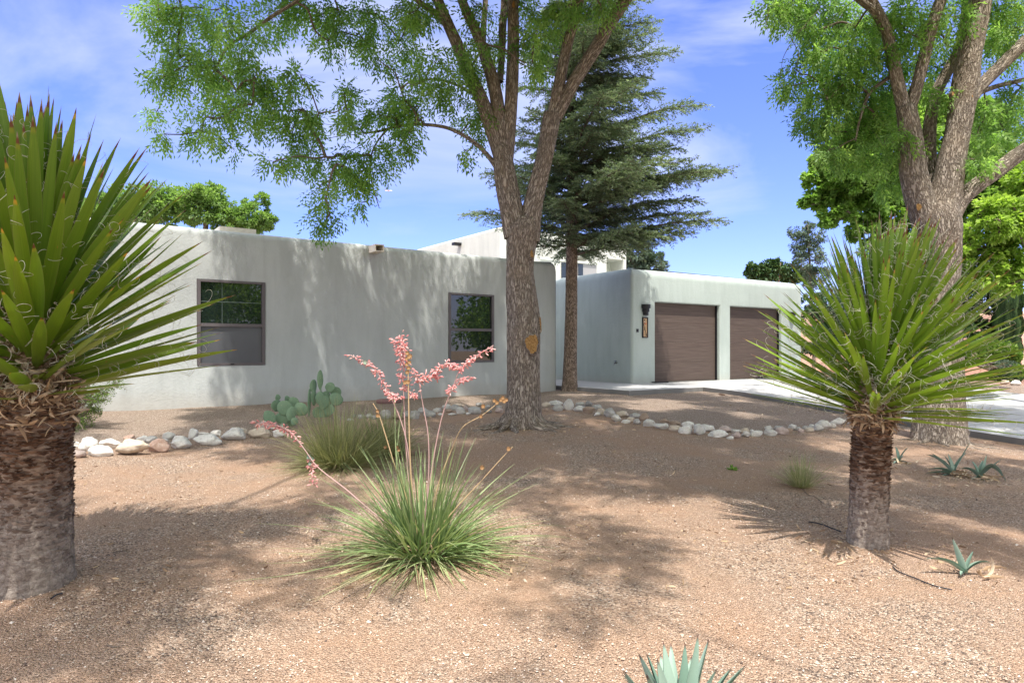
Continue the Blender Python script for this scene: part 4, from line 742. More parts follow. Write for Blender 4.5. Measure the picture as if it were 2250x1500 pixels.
L2 = [([(2058, 1035, 178), (2060, 1000, 145), (2062, 960, 130), (2064, 900, 116), (2066, 820, 104), (2064, 720, 98), (2062, 620, 98), (2062, 540, 104), (2060, 490, 110), (2055, 450, 96)], 84, .018),
      ([(2040, 500, 70), (2022, 440, 68), (2008, 380, 62), (2002, 320, 56), (1996, 270, 50), (1990, 235, 46)], 40, .014),
      ([(1988, 245, 34), (1972, 180, 31), (1960, 120, 29), (1948, 70, 28), (1930, 30, 26), (1908, -10, 24), (1850, -120, 20, Y2 - .4), (1770, -300, 12, Y2 - 1)], 26, .01),
      ([(1945, 60, 20), (1920, 25, 19), (1895, 5, 18), (1850, -30, 14), (1790, -60, 9, Y2 - .4)], 14, .005),
      ([(1998, 245, 32), (2015, 190, 29), (2030, 130, 28), (2045, 70, 27), (2062, 15, 27), (2085, -50, 24), (2120, -200, 16), (2140, -400, 8)], 26, .01),
      ([(2050, 430, 34, Y2 + .3), (2042, 340, 33, Y2 + .4), (2045, 260, 30, Y2 + .45), (2060, 200, 28, Y2 + .5), (2085, 150, 26, Y2 + .5), (2110, 90, 20, Y2 + .6), (2120, -20, 15, Y2 + .8), (2100, -250, 8, Y2 + 1.2)], 20, .008),
      ([(2062, 500, 84), (2080, 420, 74), (2092, 350, 64), (2104, 290, 58), (2114, 230, 60), (2122, 180, 62), (2130, 120, 54), (2145, 50, 52), (2160, -30, 48), (2190, -200, 34), (2230, -450, 18)], 40, .014),
      ([(2085, 480, 52), (2110, 440, 42), (2145, 408, 38), (2190, 375, 38), (2245, 335, 38), (2320, 290, 34, Y2 - .3), (2450, 190, 26, Y2 - .6), (2620, 20, 16, Y2 - 1)], 28, .012),
      ([(2120, 240, 34), (2150, 195, 32), (2190, 155, 32), (2240, 105, 32), (2310, 40, 27), (2420, -80, 20), (2540, -260, 12)], 24, .01),
      ([(2150, 205, 12, Y2 + .2), (2190, 190, 12, Y2 + .3), (2250, 175, 11, Y2 + .4), (2330, 150, 8, Y2 + .5)], 8, .003),
      ([(1975, 155, 11, Y2 + .1), (1940, 180, 10, Y2 + .2), (1910, 205, 9, Y2 + .3), (1890, 260, 6, Y2 + .3), (1880, 310, 4, Y2 + .3)], 8, .002),
      ([(2160, -30, 36), (2100, -500, 24, 7.2), (2000, -1000, 10, 5.7)], 12, .004)]
lobes2 = [(1700, 0, 34), (1720, 20, 30), (1750, 40, 28), (1760, 10, 40), (1800, 25, 40), (1830, 60, 24), (1790, 70, 22), (1860, 20, 40), (1770, 60, 26), (1745, 150, 20), (1720, 190, 18), (1745, 180, 22), (1790, 110, 20), (1815, 130, 22), (1800, 100, 20), (1850, 110, 40), (1880, 60, 40), (1830, 170, 36), (1800, 180, 28), (1790, 240, 34), (1820, 220, 44), (1860, 180, 50), (1900, 120, 48), (1910, 60, 36), (1780, 270, 26), (1870, 250, 50), (1900, 200, 46), (1930, 150, 40), (1830, 290, 40), (1880, 300, 46), (1920, 260, 46), (1950, 210, 34), (1900, 340, 40), (1940, 320, 40), (1960, 280, 30), (1860, 340, 36), (1970, 360, 34), (1820, 330, 26), (1990, 140, 30), (2010, 80, 34), (2000, 20, 34), (1970, 30, 34), (2045, 60, 22), (2080, 100, 30), (2100, 40, 30), (2060, 150, 24), (2090, 200, 22), (2080, 20, 34), (2200, 20, 46), (2230, 60, 46), (2180, 80, 36), (2245, 10, 46), (2210, 120, 30), (2165, 240, 30), (2190, 270, 36), (2230, 240, 36), (2245, 190, 30), (2210, 300, 36), (2150, 300, 30), (2170, 350, 26), (2140, 350, 22), (1945, 390, 30), (2240, 280, 34), (2010, 330, 18), (2020, 210, 20), (1985, 60, 26)]
clumps2 = [(u, v, rp*1.08, Y2 + rg.uniform(-.1, 1.2)) for u, v, rp in lobes2]
over2 = overhead((0, 12, -2, 16), 420, 6.2, 9.5, np.array([b2[0] - .6, 7.5]), 7)
tw2 = [[(1735, 100, Y2), (1720, 130, Y2), (1715, 170, Y2)], [(1738, 85, Y2), (1755, 120, Y2), (1748, 150, Y2)], [(1800, 20, Y2), (1765, 60, Y2), (1740, 85, Y2)], [(1690, 20, Y2), (1684, 50, Y2), (1688, 72, Y2)], [(1880, 0, Y2), (1830, 40, Y2), (1790, 100, Y2)]]
rs2 = 60/F*Y2
ash2 = ash_tree(b2, 'stout ash with leaning limbs rising behind the right yucca', (L2, Y2), None, clumps2, over2,
         [(2093, 206, Y2 - .17, .018, .03, (-.1, -1, 0), .012), (2136, 211, Y2 - .17, .022, .04, (.2, -1, 0), .012), (2018, 455, Y2 - .16, .035, .05, (-.2, -1, 0), .02), (1946, 105, Y2 - .09, .014, .02, (0, -1, 0), .008)], tw2, 165, .088)
mb = MB()
for a0, L_ in ((190, .4), (215, .55), (245, .35), (275, .5), (310, .5), (340, .4)):
    a = R(a0); p0 = b2 + [math.cos(a)*.3, math.sin(a)*.3, .16]; p1 = b2 + [math.cos(a)*.40, math.sin(a)*.40, .0]; p3 = b2 + [math.cos(a + .1)*(.5 + L_), math.sin(a + .1)*(.5 + L_), -.04]; p2 = (p1 + p3)/2 + [0, 0, .02]
    for p in (p1, p2, p3): p[2] += float(gz(p[0], p[1])) - b2[2]
    tube(mb, [p0, p1, p2, p3], [.07, .04, .016, .006], 10, 5, bump=.006, seed=a0)
mb.build('root', M['ashbark'], ash2)

# cedar
YC = 16.9; bC = np.array([P(1252, 860, YC)[0], YC, .0]); t = thing('cedar_tree', bC, 'tall dark green cedar with spreading branches between the wing and the garage', 'tree')
mb = MB(); limb(mb, [(1252, 872, 62), (1252, 850, 42), (1253, 800, 35), (1255, 700, 32), (1256, 600, 30), (1257, 500, 29), (1258, 400, 26), (1257, 300, 24), (1256, 200, 20), (1255, 100, 16), (1256, 0, 12), (1257, -100, 8), (1257, -170, 3)], YC, 28, .008, 3.); mb.build('trunk', M['cedarbark'], t)
prof_r = [(-170, 15), (-60, 90), (0, 140), (60, 190), (130, 235), (180, 195), (245, 290), (300, 270), (340, 260), (385, 345), (430, 300), (500, 322), (545, 235), (575, 130)]
prof_l = [(-170, 15), (-60, 70), (0, 100), (150, 120), (250, 150), (350, 175), (440, 200), (475, 240), (520, 150), (560, 60)]
tw, fl = MB(), MB(); PTS = []; brs = []
vs_ = np.linspace(520, -150, 38)
for i, v in enumerate(vs_):
    for k_ in range(4):
        az = i*2.399 + k_*1.571 + rg.uniform(-.3, .3)
        cx = math.cos(az); prof = prof_r if cx > 0 else prof_l
        Lp = np.interp(v, [p[0] for p in prof], [p[1] for p in prof])*rg.uniform(.4, 1.0); L_ = Lp/F*YC
        brs.append((v + rg.uniform(-8, 8) + 25*(v > 0), az, L_, rg.uniform(-.1, .38)))
for (u1, v1, v0) in ((1485, 130, 165), (1430, 165, 200), (1545, 240, 330), (1540, 300, 360), (1605, 380, 470), (1560, 435, 480), (1580, 500, 520), (1480, 530, 540), (1020, 470, 510), (1440, 60, 100), (1420, 10, 50), (1560, 470, 500), (1500, 330, 370), (1575, 400, 450), (1430, 545, 562), (1120, 380, 420), (1520, 515, 530)):
    az = rg.uniform(-.25, .25) if u1 > 1255 else np.pi + rg.uniform(-.2, .2); L_ = abs(u1 - 1256)/F*YC; brs.append((v0, az, L_, (v0 - v1)/F*YC/L_ + .02))
for (v, az, L_, rise) in brs:
    p0 = P(1256, v, YC); d_ = np.array([math.cos(az), math.sin(az), 0]); sd_ = np.array([-d_[1], d_[0], 0]); wv = rg.uniform(-.12, .12)
    pts = [p0, p0 + d_*L_*.33 + [0, 0, rise*L_*.5] + sd_*wv*L_, p0 + d_*L_*.68 + [0, 0, rise*L_*.9], p0 + d_*L_ + [0, 0, rise*L_]]
    c = catmull(pts, 6); tube(tw, pts, [.012 + .012*L_, .012 + .008*L_, .008 + .003*L_, .004], 6, 4, seed=v)
    ns_ = int(13*L_) + 4
    for s_ in np.linspace(.14, 1., ns_):
        a = c[min(len(c) - 1, int(s_*(len(c) - 1)))]; ll = (.20 + .50*math.sin(np.pi*min(1, s_*.85 + .12)))*min(1, L_*.45)*rg.uniform(.6, 1.15)
        for sg in (-1, 1):
            dd = norm(d_*.62 + sd_*sg*rg.uniform(.5, 1) + np.array([0, 0, rg.uniform(-.55, .35)])); e_ = a + dd*ll - [0, 0, .10*ll]; tt = np.linspace(0, 1, 5)[:, None]
            PTS.append((1 - tt)**2*a + 2*tt*(1 - tt)*(a + dd*ll*.5 + [0, 0, .05*ll]) + tt**2*e_)
PTS = np.array(PTS); btubes(tw, PTS, np.linspace(.005, .002, 5)[None], 3); tw.build('branches', M['twig'], t)
ln_ = np.linalg.norm(PTS[:, -1] - PTS[:, 0], axis=1); nn_ = np.maximum(5, (ln_*88).astype(int)); idx = np.repeat(np.arange(len(PTS)), nn_); tq = rg.random(len(idx)); k0 = np.minimum((tq*4).astype(int), 3); fr = tq*4 - k0
pp = PTS[idx, k0]*(1 - fr)[:, None] + PTS[idx, k0 + 1]*fr[:, None]; dirs = norm(PTS[idx, -1] - PTS[idx, 0]); ax = norm(np.cross(dirs, [0, 0, 1.])); sd_ = rg.uniform(-1, 1, len(idx))[:, None]
pp = pp + ax*sd_*.05*(1 - tq[:, None]*.5) ; dd = norm(dirs*.7 + ax*np.sign(sd_)*.7 + rvec(len(idx))*.5 + [0, 0, .22])
brc = rg.random(len(PTS))[idx]*.45
leaves(fl, pp, dd, rvec(len(idx)) + [0, 0, 1.], rg.uniform(.05, .10, len(idx)), rg.uniform(.016, .03, len(idx)), np.clip(brc + rg.random(len(idx))*.5 + np.clip(tq - .6, 0, .4)*.3, 0, 1))
fl.build('crown', M['cedarleaf'], t)
print('cedar quads', len(idx))

# background trees: crowns made of leaf clumps filling the outline
def bgtree(name, label, cat, Y, lobes, trunk, mat, n, L, Wd, bark='cedarbark', thick=1., group=None, sub=.22, zoff=0., base=None):
    """lobes in photo pixels; trunk (u_base, width_px)"""
    x0 = P(trunk[0], 768, Y)[0]; b = np.array([x0, Y, float(gz(x0, Y)) if base is None else base]); t = thing(name, b, label, cat, group)
    cs = [P(u, v, Y + rg.uniform(-.5, .5)*ru/F*Y) for u, v, ru, rv in lobes]; rr = [np.array([ru, ru*thick, rv])/F*Y for u, v, ru, rv in lobes]
    mb = MB(); top = max(cs, key=lambda c: c[2]); rt = trunk[1]/2/F*Y; mid = b*.5 + top*.5; mid[0] = b[0]*.7 + top[0]*.3
    axis = tube(mb, [b - [0, 0, .2], b + [0, 0, .5], mid, top], [rt*1.3, rt, rt*.6, rt*.2], 12, 6); mb.build('trunk', M[bark], t)
    area = np.array([r_[0]*r_[2] for r_ in rr]); pr = area/area.sum(); li = rg.choice(len(cs), n, p=pr)
    # clumpy placing: each lobe has its own sub-clumps near its surface
    subs = {}; pos = np.zeros((n, 3)); cl = np.zeros(n); od = np.zeros((n, 3)); allsub = []
    for k_ in range(len(cs)):
        m = max(8, int(40*area[k_]/area.mean()**1)); m = min(m, 90); d_ = rvec(m); rad = rg.random((m, 1))**.33
        sc_ = cs[k_] + d_*rad*rr[k_]; sel = np.where(li == k_)[0]; ch = rg.integers(0, m, len(sel)); sr = sub*rr[k_].min()*rg.uniform(.6, 1.3, m)
        dv = rvec(len(sel)); pos[sel] = sc_[ch] + dv*(rg.random((len(sel), 1))**.4)*sr[ch][:, None]*np.array([1.3, 1.3, .9]); cl[sel] = (rg.random(m)*.5)[ch]; od[sel] = dv*.7 + d_[ch]*.6; allsub += list(sc_[::4])
    mb = MB(); leaves(mb, pos, od + rvec(n)*.5 + [0, 0, -.1], rvec(n) + [0, 0, 1.2], rg.uniform(.7, 1.2, n)*L, rg.uniform(.7, 1.2, n)*Wd, np.clip(cl + rg.random(n)*.5, 0, 1)); mb.build('crown', M[mat], t)
    mb = MB(); grow(mb, list(axis[4:]), allsub[:120], .012, .01, 4); tag(mb.build('branches', M['twig'], t), kind='stuff')
    return t
bgtree('broadleaf_tree', 'bright green leafy tree rising above the flat roof at the left', 'tree', 27, [(300, 450, 60, 40), (350, 455, 60, 45), (400, 455, 50, 40), (455, 450, 55, 45), (450, 428, 30, 22), (462, 412, 14, 12), (500, 478, 34, 28), (562, 478, 34, 34), (572, 447, 20, 18), (545, 452, 14, 12), (590, 490, 25, 22), (250, 470, 60, 40), (520, 490, 60, 30), (330, 430, 25, 20), (200, 480, 60, 40)], (430, 30), 'farleaf', 34000, .15, .075, 'cedarbark')
bgtree('pine_tree', 'grey green fluffy pine behind the garage roof', 'tree', 45, [(1425, 585, 38, 28), (1400, 560, 34, 30), (1440, 575, 26, 22), (1385, 590, 30, 30), (1408, 530, 20, 20)], (1420, 14), 'greyleaf', 12000, .2, .09)
bgtree('distant_tree', 'dark green tree on the skyline left of the right yucca crown', 'tree', 70, [(1670, 600, 36, 20), (1700, 595, 34, 22), (1735, 600, 34, 24), (1655, 592, 18, 14), (1690, 580, 14, 10), (1715, 578, 12, 10), (1770, 605, 30, 20)], (1700, 12), 'cypress', 7000, .34, .2, thick=.6)
bgtree('wispy_tree', 'sparse grey green tree whose top shows over the left side of the right yucca', 'tree', 34, [(1760, 540, 26, 26), (1750, 510, 18, 18), (1785, 520, 26, 30), (1780, 570, 34, 28), (1800, 610, 36, 26), (1775, 495, 14, 12)], (1785, 12), 'greyleaf', 7500, .12, .06)
bgtree('maple_tree', 'broad bright green tree filling the sky behind the right ash', 'tree', 19, [(1790, 385, 26, 22), (1820, 350, 34, 28), (1790, 440, 30, 20), (1830, 420, 46, 36), (1875, 380, 60, 50), (1860, 320, 46, 34), (1930, 330, 60, 50), (1900, 440, 70, 44), (1840, 475, 40, 26), (1960, 400, 70, 60), (1960, 480, 70, 50), (1900, 500, 50, 30), (2000, 300, 60, 60), (2150, 440, 70, 60), (2110, 350, 60, 60), (2200, 350, 50, 50), (2040, 250, 60, 50), (1990, 560, 90, 50), (1900, 280, 40, 30), (1830, 300, 22, 18), (1960, 250, 50, 36), (2160, 270, 50, 50)], (2010, 46), 'maple', 52000, .155, .105, 'cedarbark', .7)
bgtree('lime_tree', 'yellow green sunlit tree at the right edge behind the ash', 'tree', 15.5, [(2200, 480, 60, 50), (2160, 540, 60, 50), (2230, 560, 60, 50), (2260, 470, 60, 60), (2130, 600, 50, 40), (2200, 610, 60, 36), (2280, 400, 60, 50), (2100, 560, 40, 40)], (2290, 30), 'lime', 16000, .12, .085, 'cedarbark', .8)
bgtree('dark_shrub', 'dense dark green shrub behind the left half of the right yucca', 'shrub', 29, [(1800, 700, 50, 50), (1850, 690, 70, 70), (1830, 750, 80, 46), (1900, 720, 80, 80), (1780, 660, 30, 30)], (1850, 10), 'cypress', 16000, .13, .075, thick=.7, base=-.2)
bgtree('hedge_shrub', 'dark green screening shrub left of the columnar cypress', 'shrub', 25, [(2030, 650, 70, 60), (2080, 690, 70, 80), (2110, 620, 60, 50), (2140, 690, 50, 90), (2120, 750, 60, 40), (2010, 720, 70, 80), (2160, 640, 30, 60)], (2090, 10), 'cypress', 26000, .12, .07, thick=.6, base=-.2)
# columnar cypress
Yk = 24.; bk = np.array([P(2212, 768, Yk)[0], Yk, -.2]); t = thing('cypress_tree', bk, 'tall narrow columnar cypress beside the pink house at the right', 'tree')
n = 34000; zz_ = rg.random(n); top = ZC - (590 - HV)/F*Yk; zc_ = .1 + zz_*(top + .2); rd = .42*np.clip(np.minimum(1, (1 - zz_)*6)**.5, 0, 1)*(1 + .12*np.sin(zz_*30)); a = rg.random(n)*6.283; rd = rd*(1 + .14*np.sin(a*5 + zz_*7))*rg.uniform(.8, 1.03, n)
pp = np.stack([bk[0] + rd*np.cos(a), bk[1] + rd*np.sin(a), bk[2] + zc_], -1); dd = np.stack([np.cos(a)*.5, np.sin(a)*.5, np.full(n, 1.6)], -1) + rvec(n)*.3
mb = MB(); leaves(mb, pp, dd, np.stack([np.cos(a), np.sin(a), a*0], -1) + rvec(n)*.4, rg.uniform(.08, .16, n), rg.uniform(.02, .04, n), np.clip(.25 + .35*np.sin(a*9 + zz_*3) + rg.random(n)*.4, 0, 1)); mb.build('crown', M['cypress'], t)
mb = MB(); tube(mb, [bk - [0, 0, .2], bk + [0, 0, top*.9]], [.12, .03], 8, 3); mb.build('trunk', M['cedarbark'], t)

# pruned round shrub with bare twisted stems
def lowshrub(name, label, u, v, Y, lobes, mat, n, L, Wd, stems=4, sc_=.01):
    b = P(u, v, Y); t = thing(name, b, label, 'shrub'); cs = [P(a, c, Y) for a, c, r1_, r2_ in lobes]; rr = [np.array([r1_, r1_*.8, r2_])/F*Y for a, c, r1_, r2_ in lobes]
    li = rg.integers(0, len(cs), n); C_ = np.array(cs)[li]; Rr = np.array(rr)[li]; d_ = rvec(n); pos = C_ + d_*Rr*(rg.random((n, 1))**.25)
    mb = MB(); leaves(mb, pos, d_ + rvec(n)*.6 + [0, 0, .3], rvec(n) + [0, 0, .6], rg.uniform(.7, 1.3, n)*L, rg.uniform(.7, 1.3, n)*Wd, rg.random(n)); mb.build('foliage', M[mat], t)
    mb = MB()
    for i in range(stems):
        c = cs[i % len(cs)]; m1 = b*.6 + c*.4 + rvec(1)[0]*.12; tube(mb, [b + rvec(1)[0]*.04, m1, c*.8 + m1*.2, c], [sc_*2.2, sc_*1.7, sc_, sc_*.5], 7, 4, bump=.002)
    mb.build('stem', M['cedarbark'], t); return t
lowshrub('rounded_shrub', 'clipped round green shrub on bare twisted stems in front of the pink house', 2172, 808, 21, [(2140, 775, 26, 18), (2170, 765, 30, 22), (2205, 770, 28, 20), (2225, 782, 18, 14), (2115, 785, 18, 12)], 'shrub', 5200, .07, .045, 6, .035)
lowshrub('sage_shrub', 'small grey green sage beside the clipped round shrub', 2210, 808, 20, [(2205, 800, 16, 9), (2222, 802, 12, 8)], 'greyleaf', 900, .05, .02, 3, .01)
lowshrub('small_green_plant', 'low bright green plant at the right edge beyond the driveway', 2240, 826, 17.5, [(2240, 818, 14, 9), (2250, 812, 10, 9)], 'shrub', 500, .05, .03, 2, .008)
lowshrub('small_round_plant', 'tiny bright round plant on the pink gravel past the driveway', 2232, 808, 20, [(2232, 804, 6, 5)], 'lime', 250, .04, .03, 2, .006)
# open twiggy shrub at the foot of the wing wall
Ys = 9.4; bS = P(160, 925, Ys); bS[2] = float(gz(bS[0], bS[1])); t = thing('wispy_shrub', bS, 'airy light green shrub against the wing wall behind the left yucca', 'shrub'); tips = []
tw = MB(); ends = [(262, 838), (235, 862), (255, 850), (205, 905), (215, 880), (190, 870), (240, 820), (175, 940), (200, 925), (210, 812), (180, 830), (150, 820), (120, 850), (90, 900), (40, 880), (10, 900), (20, 930), (165, 800), (140, 870), (230, 880), (222, 910), (0, 870), (-30, 900), (60, 850), (195, 945)]
for (u, v) in ends:
    e_ = P(u, v, Ys + rg.uniform(-.5, .5)); m_ = bS*.45 + e_*.55 + [rg.uniform(-.1, .1), 0, .15]; c = catmull([bS, m_, e_], 6); tube(tw, [bS, m_, e_], [.012, .006, .002], 5, 4); 
    for s_ in range(5, len(c)):
        for _ in range(4): f_ = c[s_] + rvec(1)[0]*[.16, .16, .09]; tips.append((c[s_], f_))
A = np.array([a for a, b in tips]); B = np.array([b for a, b in tips]); tt = np.linspace(0, 1, 4)[None, :, None]; btubes(tw, A[:, None]*(1 - tt) + B[:, None]*tt + np.sin(tt*np.pi)*.012, np.array([.002, .0018, .0015, .001])[None], 3); tw.build('stem', M['twig'], t)
k_ = 11; idx = np.repeat(np.arange(len(A)), k_); s_ = rg.random(len(idx))[:, None]; pp = A[idx]*(1 - s_) + B[idx]*s_ + rvec(len(idx))*.015
mb = MB(); leaves(mb, pp, rvec(len(idx)), rvec(len(idx)), rg.uniform(.015, .03, len(idx)), rg.uniform(.008, .014, len(idx)), rg.random(len(idx))); mb.build('foliage', M['shrub'], t)

# neighbours
def nbox(name, label, cat, parts, at):
    e = thing(name, at, label, cat)
    for nm, bm, mat in parts:
        me = bpy.data.meshes.new(nm)
        for v_ in bm.verts: v_.co -= Vector(tuple(at))
        bm.to_mesh(me); me.materials.append(M[mat]); o = bpy.data.objects.new(nm, me); COL.objects.link(o); o.parent = e
        for p_ in me.polygons: p_.use_smooth = p_.area < .8
    return e
sN = su(2238, -.5); bm = rounded_box(su(2238, 0), su(2238, 0) + 14, -12, 0., -.8, 3.0, .2, .15)
nh = nbox('pink_house', 'salmon pink stucco house at the right edge beyond the cypress', 'house', [('wall', bm, 'pink')], H(su(2238, 0), 0, 0))
sg = su(1755, -6); bm = rounded_box(sg, sg + 17, -6.5, -6.0, -.8, 2.9, .12, .1); nbox('pink_wall', 'long salmon pink wall glimpsed behind the right yucca', 'wall', [('wall', bm, 'pink')], H(sg, -6, 0))
mb = MB(); s_a = su(2110, 2.0); hbox(mb, s_a, s_a + 12, 1.9, 2.15, -.6, zv(836, s_a + 1, 2)); o = mb.build('low_garden_wall', M['capst'], at=H(s_a, 2, -.3), smooth=False); tag(o, 'low cream kerb wall beyond the driveway at the right edge', 'kerb')
for k_, (u, v, w_, h) in enumerate([(2075, 838, 30, 10), (2100, 835, 28, 11), (2125, 837, 24, 9), (2235, 842, 24, 10), (2212, 840, 20, 8), (2060, 842, 18, 8)]):
    rock(u, v, w_, h, 'white' if k_ % 2 else 'tan', 'flat', f'flat {"white" if k_ % 2 else "tan"} stone, {ordn(1 + sorted([2060, 2075, 2100, 2125, 2212, 2235]).index(u))} from the left beyond the driveway', 'stones beyond the driveway', 900 + k_)

# ------------------------------------------------------------------ yuccas
def curls(mb, start, d0, n, rr=(.014, .045), ln=(.04, .13), rad=.0011):
    """curly white fibres"""
    m = 11; r_ = rg.uniform(rr[0], rr[1], n); L_ = rg.uniform(ln[0], ln[1], n); d0 = norm(d0); ax = norm(np.cross(d0, rvec(n))); bi = np.cross(ax, d0)
    tt = np.linspace(0, 1, m)[None]*(L_/r_)[:, None]; grow_ = (1 + .35*np.sin(np.linspace(0, 3, m)))[None]
    C = start[:, None] + (np.sin(tt)*r_[:, None]*grow_)[..., None]*d0[:, None] + ((1 - np.cos(tt))*r_[:, None]*grow_)[..., None]*bi[:, None] + ax[:, None]*(np.linspace(0, 1, m)[None]*rg.normal(0, .012, n)[:, None])[..., None]
    btubes(mb, C, np.linspace(rad*1.2, rad*.6, m)[None], 3, rg.random(n))
def shreds(mb, pos, d0, n, L=(.04, .10), Wd=(.006, .018), rnd=(.2, 1.)):
    m = 6; L_ = rg.uniform(*L, n); d0 = norm(d0); ax = norm(np.cross(d0, rvec(n))); bi = np.cross(ax, d0); k_ = rg.uniform(-2.8, 2.8, n); t_ = np.linspace(0, 1, m)[None]*np.abs(k_)[:, None] + 1e-3
    C = pos[:, None] + (np.sin(t_)/np.abs(k_)[:, None]*L_[:, None])[..., None]*d0[:, None] + (((1 - np.cos(t_))/k_[:, None])*L_[:, None])[..., None]*bi[:, None]
    ribbons(mb, C, rg.uniform(*Wd, n)[:, None]*np.array([.5, .9, 1, .95, .7, .15])[None], ax, rg.uniform(*rnd, n), .18)
def yucca(base, label, stem, r0, r1, nleaf, L, Wd, el0, el1, mat, nf, seed, ztr, scale_top, skirt, cutn, expo=1.):
    global rg
    keep = rg; rg = np.random.default_rng(seed)
    t = thing('yucca', base, label, 'yucca'); mb = MB(); st = catmull(stem, 8); zz_ = st[:, 2]
    hb = ztr - base[2]; n = 110; zs = np.linspace(base[2] - .12, ztr + .05, n); cx = np.interp(zs, zz_, st[:, 0]); cy = np.interp(zs, zz_, st[:, 1]); sides = 110; V = []; BC = []; T = []
    for i in range(n):
        f_ = (zs[i] - base[2])/hb; rb = r0 + (r1 - r0)*min(1, max(0, f_)) + r0*.22*math.exp(-max(0, f_ + .12)*9); up = min(1, max(0, (f_ - .38)/.2))
        for j in range(sides):
            a = j/sides*2*np.pi; x, y = math.cos(a), math.sin(a)
            ring = mnoise.noise(Vector((x*2.2, y*2.2, zs[i]*42 + .8*mnoise.noise(Vector((x*2, y*2, 5)))))); rough = mnoise.noise(Vector((x*7, y*7, zs[i]*24))) ; lump = mnoise.noise(Vector((x*1.5, y*1.5, zs[i]*4)))
            rr_ = rb*(1 + .05*lump) + .012*ring*(.35 + up*.65) + .014*rough*(1.1 - up*.6)
            V.append([cx[i] + x*rr_, cy[i] + y*rr_, zs[i]]); BC.append([x*rb, y*rb, zs[i]]); T.append(f_)
    i, j = np.meshgrid(np.arange(n - 1), np.arange(sides), indexing='ij'); a = (i*sides + j).ravel(); b = (i*sides + (j + 1) % sides).ravel()
    mb.add(V, np.stack([a, b, b + sides, a + sides], -1), .5, T, BC); mb.build('trunk', M['ytrunk'], t)
    # leaf scars: short ragged scales in tight rings on the upper trunk
    m = int(scale_top); zt = base[2] + hb*(1 - rg.random(m)**1.15*.93); zt = np.round(zt/.0135)*.0135; an = rg.random(m)*6.283; f_ = (zt - base[2])/hb; rb = r0 + (r1 - r0)*f_
    outd = np.stack([np.cos(an), np.sin(an), 0*an], -1); tan_ = np.stack([-np.sin(an), np.cos(an), 0*an], -1); pos = np.stack([np.interp(zt, zz_, st[:, 0]), np.interp(zt, zz_, st[:, 1]), zt], -1) + outd*(rb - .004)[:, None]
    hgt_ = rg.uniform(.005, .013, m); wd_ = rg.uniform(.012, .038, m); pr = rg.uniform(.006, .02, m)*(0.12 + 1.1*np.clip(f_, 0, 1)); d_ = outd*pr[:, None]*1.5 + np.array([0, 0, 1])*hgt_[:, None]*rg.uniform(-.2, .9, m)[:, None]
    V = np.stack([pos - tan_*wd_[:, None], pos - tan_*wd_[:, None]*.55 + d_*rg.uniform(.6, 1.1, (m, 1)), pos + tan_*wd_[:, None]*.1 + d_*rg.uniform(.8, 1.2, (m, 1)), pos + tan_*wd_[:, None]*.6 + d_*rg.uniform(.5, 1, (m, 1)), pos + tan_*wd_[:, None], pos - [0, 0, .014] + outd*.004], 1)
    F5 = np.array([[0, 1, 5], [1, 2, 5], [2, 3, 5], [3, 4, 5]]); mb = MB(); rn = np.clip(rg.random(m)*.75 + .25*(f_ > .85), 0, 1); mb.add(V, (F5[None] + (np.arange(m)*6)[:, None, None]).reshape(-1, 3), np.repeat(rn, 6), np.repeat(f_, 6)); mb.build('leaf_scars', M['yscale'], t)
    # dry shreds under and between the leaves
    mb = MB(); zt = rg.uniform(ztr - skirt, ztr + .16, 420); an = rg.random(420)*6.283; outd = np.stack([np.cos(an), np.sin(an), 0*an], -1)
    pos = np.stack([np.interp(zt, zz_, st[:, 0]), np.interp(zt, zz_, st[:, 1]), zt], -1) + outd*(r1*.98)
    tn = np.stack([-np.sin(an), np.cos(an), 0*an], -1); shreds(mb, pos, outd*.5 + tn*rg.normal(0, 1.1, (420, 1)) + [0, 0, .1] + rvec(420)*.25, 420, (.05, .15), (.006, .02), (.1, 1.))
    top = zz_[-1]; n2 = 1700; zt = ztr - .03 + (top - ztr)*rg.random(n2)**1.4; an = rg.random(n2)*6.283; outd = np.stack([np.cos(an), np.sin(an), 0*an], -1); pos = np.stack([np.interp(zt, zz_, st[:, 0]), np.interp(zt, zz_, st[:, 1]), zt], -1) + outd*(r1*rg.uniform(.7, 1.05, n2)*(1 - .35*(zt - ztr)/(top - ztr)))[:, None]
    shreds(mb, pos, outd + rvec(n2)*.9, n2, (.03, .10), (.006, .02), (.1, 1)); curls(mb, pos, rvec(n2), n2, (.008, .02), (.03, .09), .0008); mb.build('dead_leaves', M['dry'], t)
    mb = MB(); zt = np.linspace(ztr - .02, top, 40); tube(mb, np.stack([np.interp(zt, zz_, st[:, 0]), np.interp(zt, zz_, st[:, 1]), zt], -1)[::4], np.full(10, r1*.72)*np.linspace(1, .45, 10), 16, 3, bump=.02); mb.build('stem', M['dry'], t)
    # leaves
    N_ = nleaf; k_ = np.arange(N_); f_ = (k_/(N_ - 1)); an = k_*2.39996 + rg.normal(0, .12, N_); zt = ztr - .01 + (top - ztr)*f_**.9
    el = el0 + (el1 - el0)*f_**expo + rg.normal(0, .055, N_); cen = np.stack([np.interp(zt, zz_, st[:, 0]), np.interp(zt, zz_, st[:, 1]), zt], -1); axd = norm(st[-1] - st[-9])
    h_ = np.stack([np.cos(an), np.sin(an), 0*an], -1); h_ = norm(h_ - axd*(h_@axd)[:, None]); Dv = h_*np.cos(el)[:, None] + axd[None]*np.sin(el)[:, None]; Nv = -h_*np.sin(el)[:, None] + axd[None]*np.cos(el)[:, None]
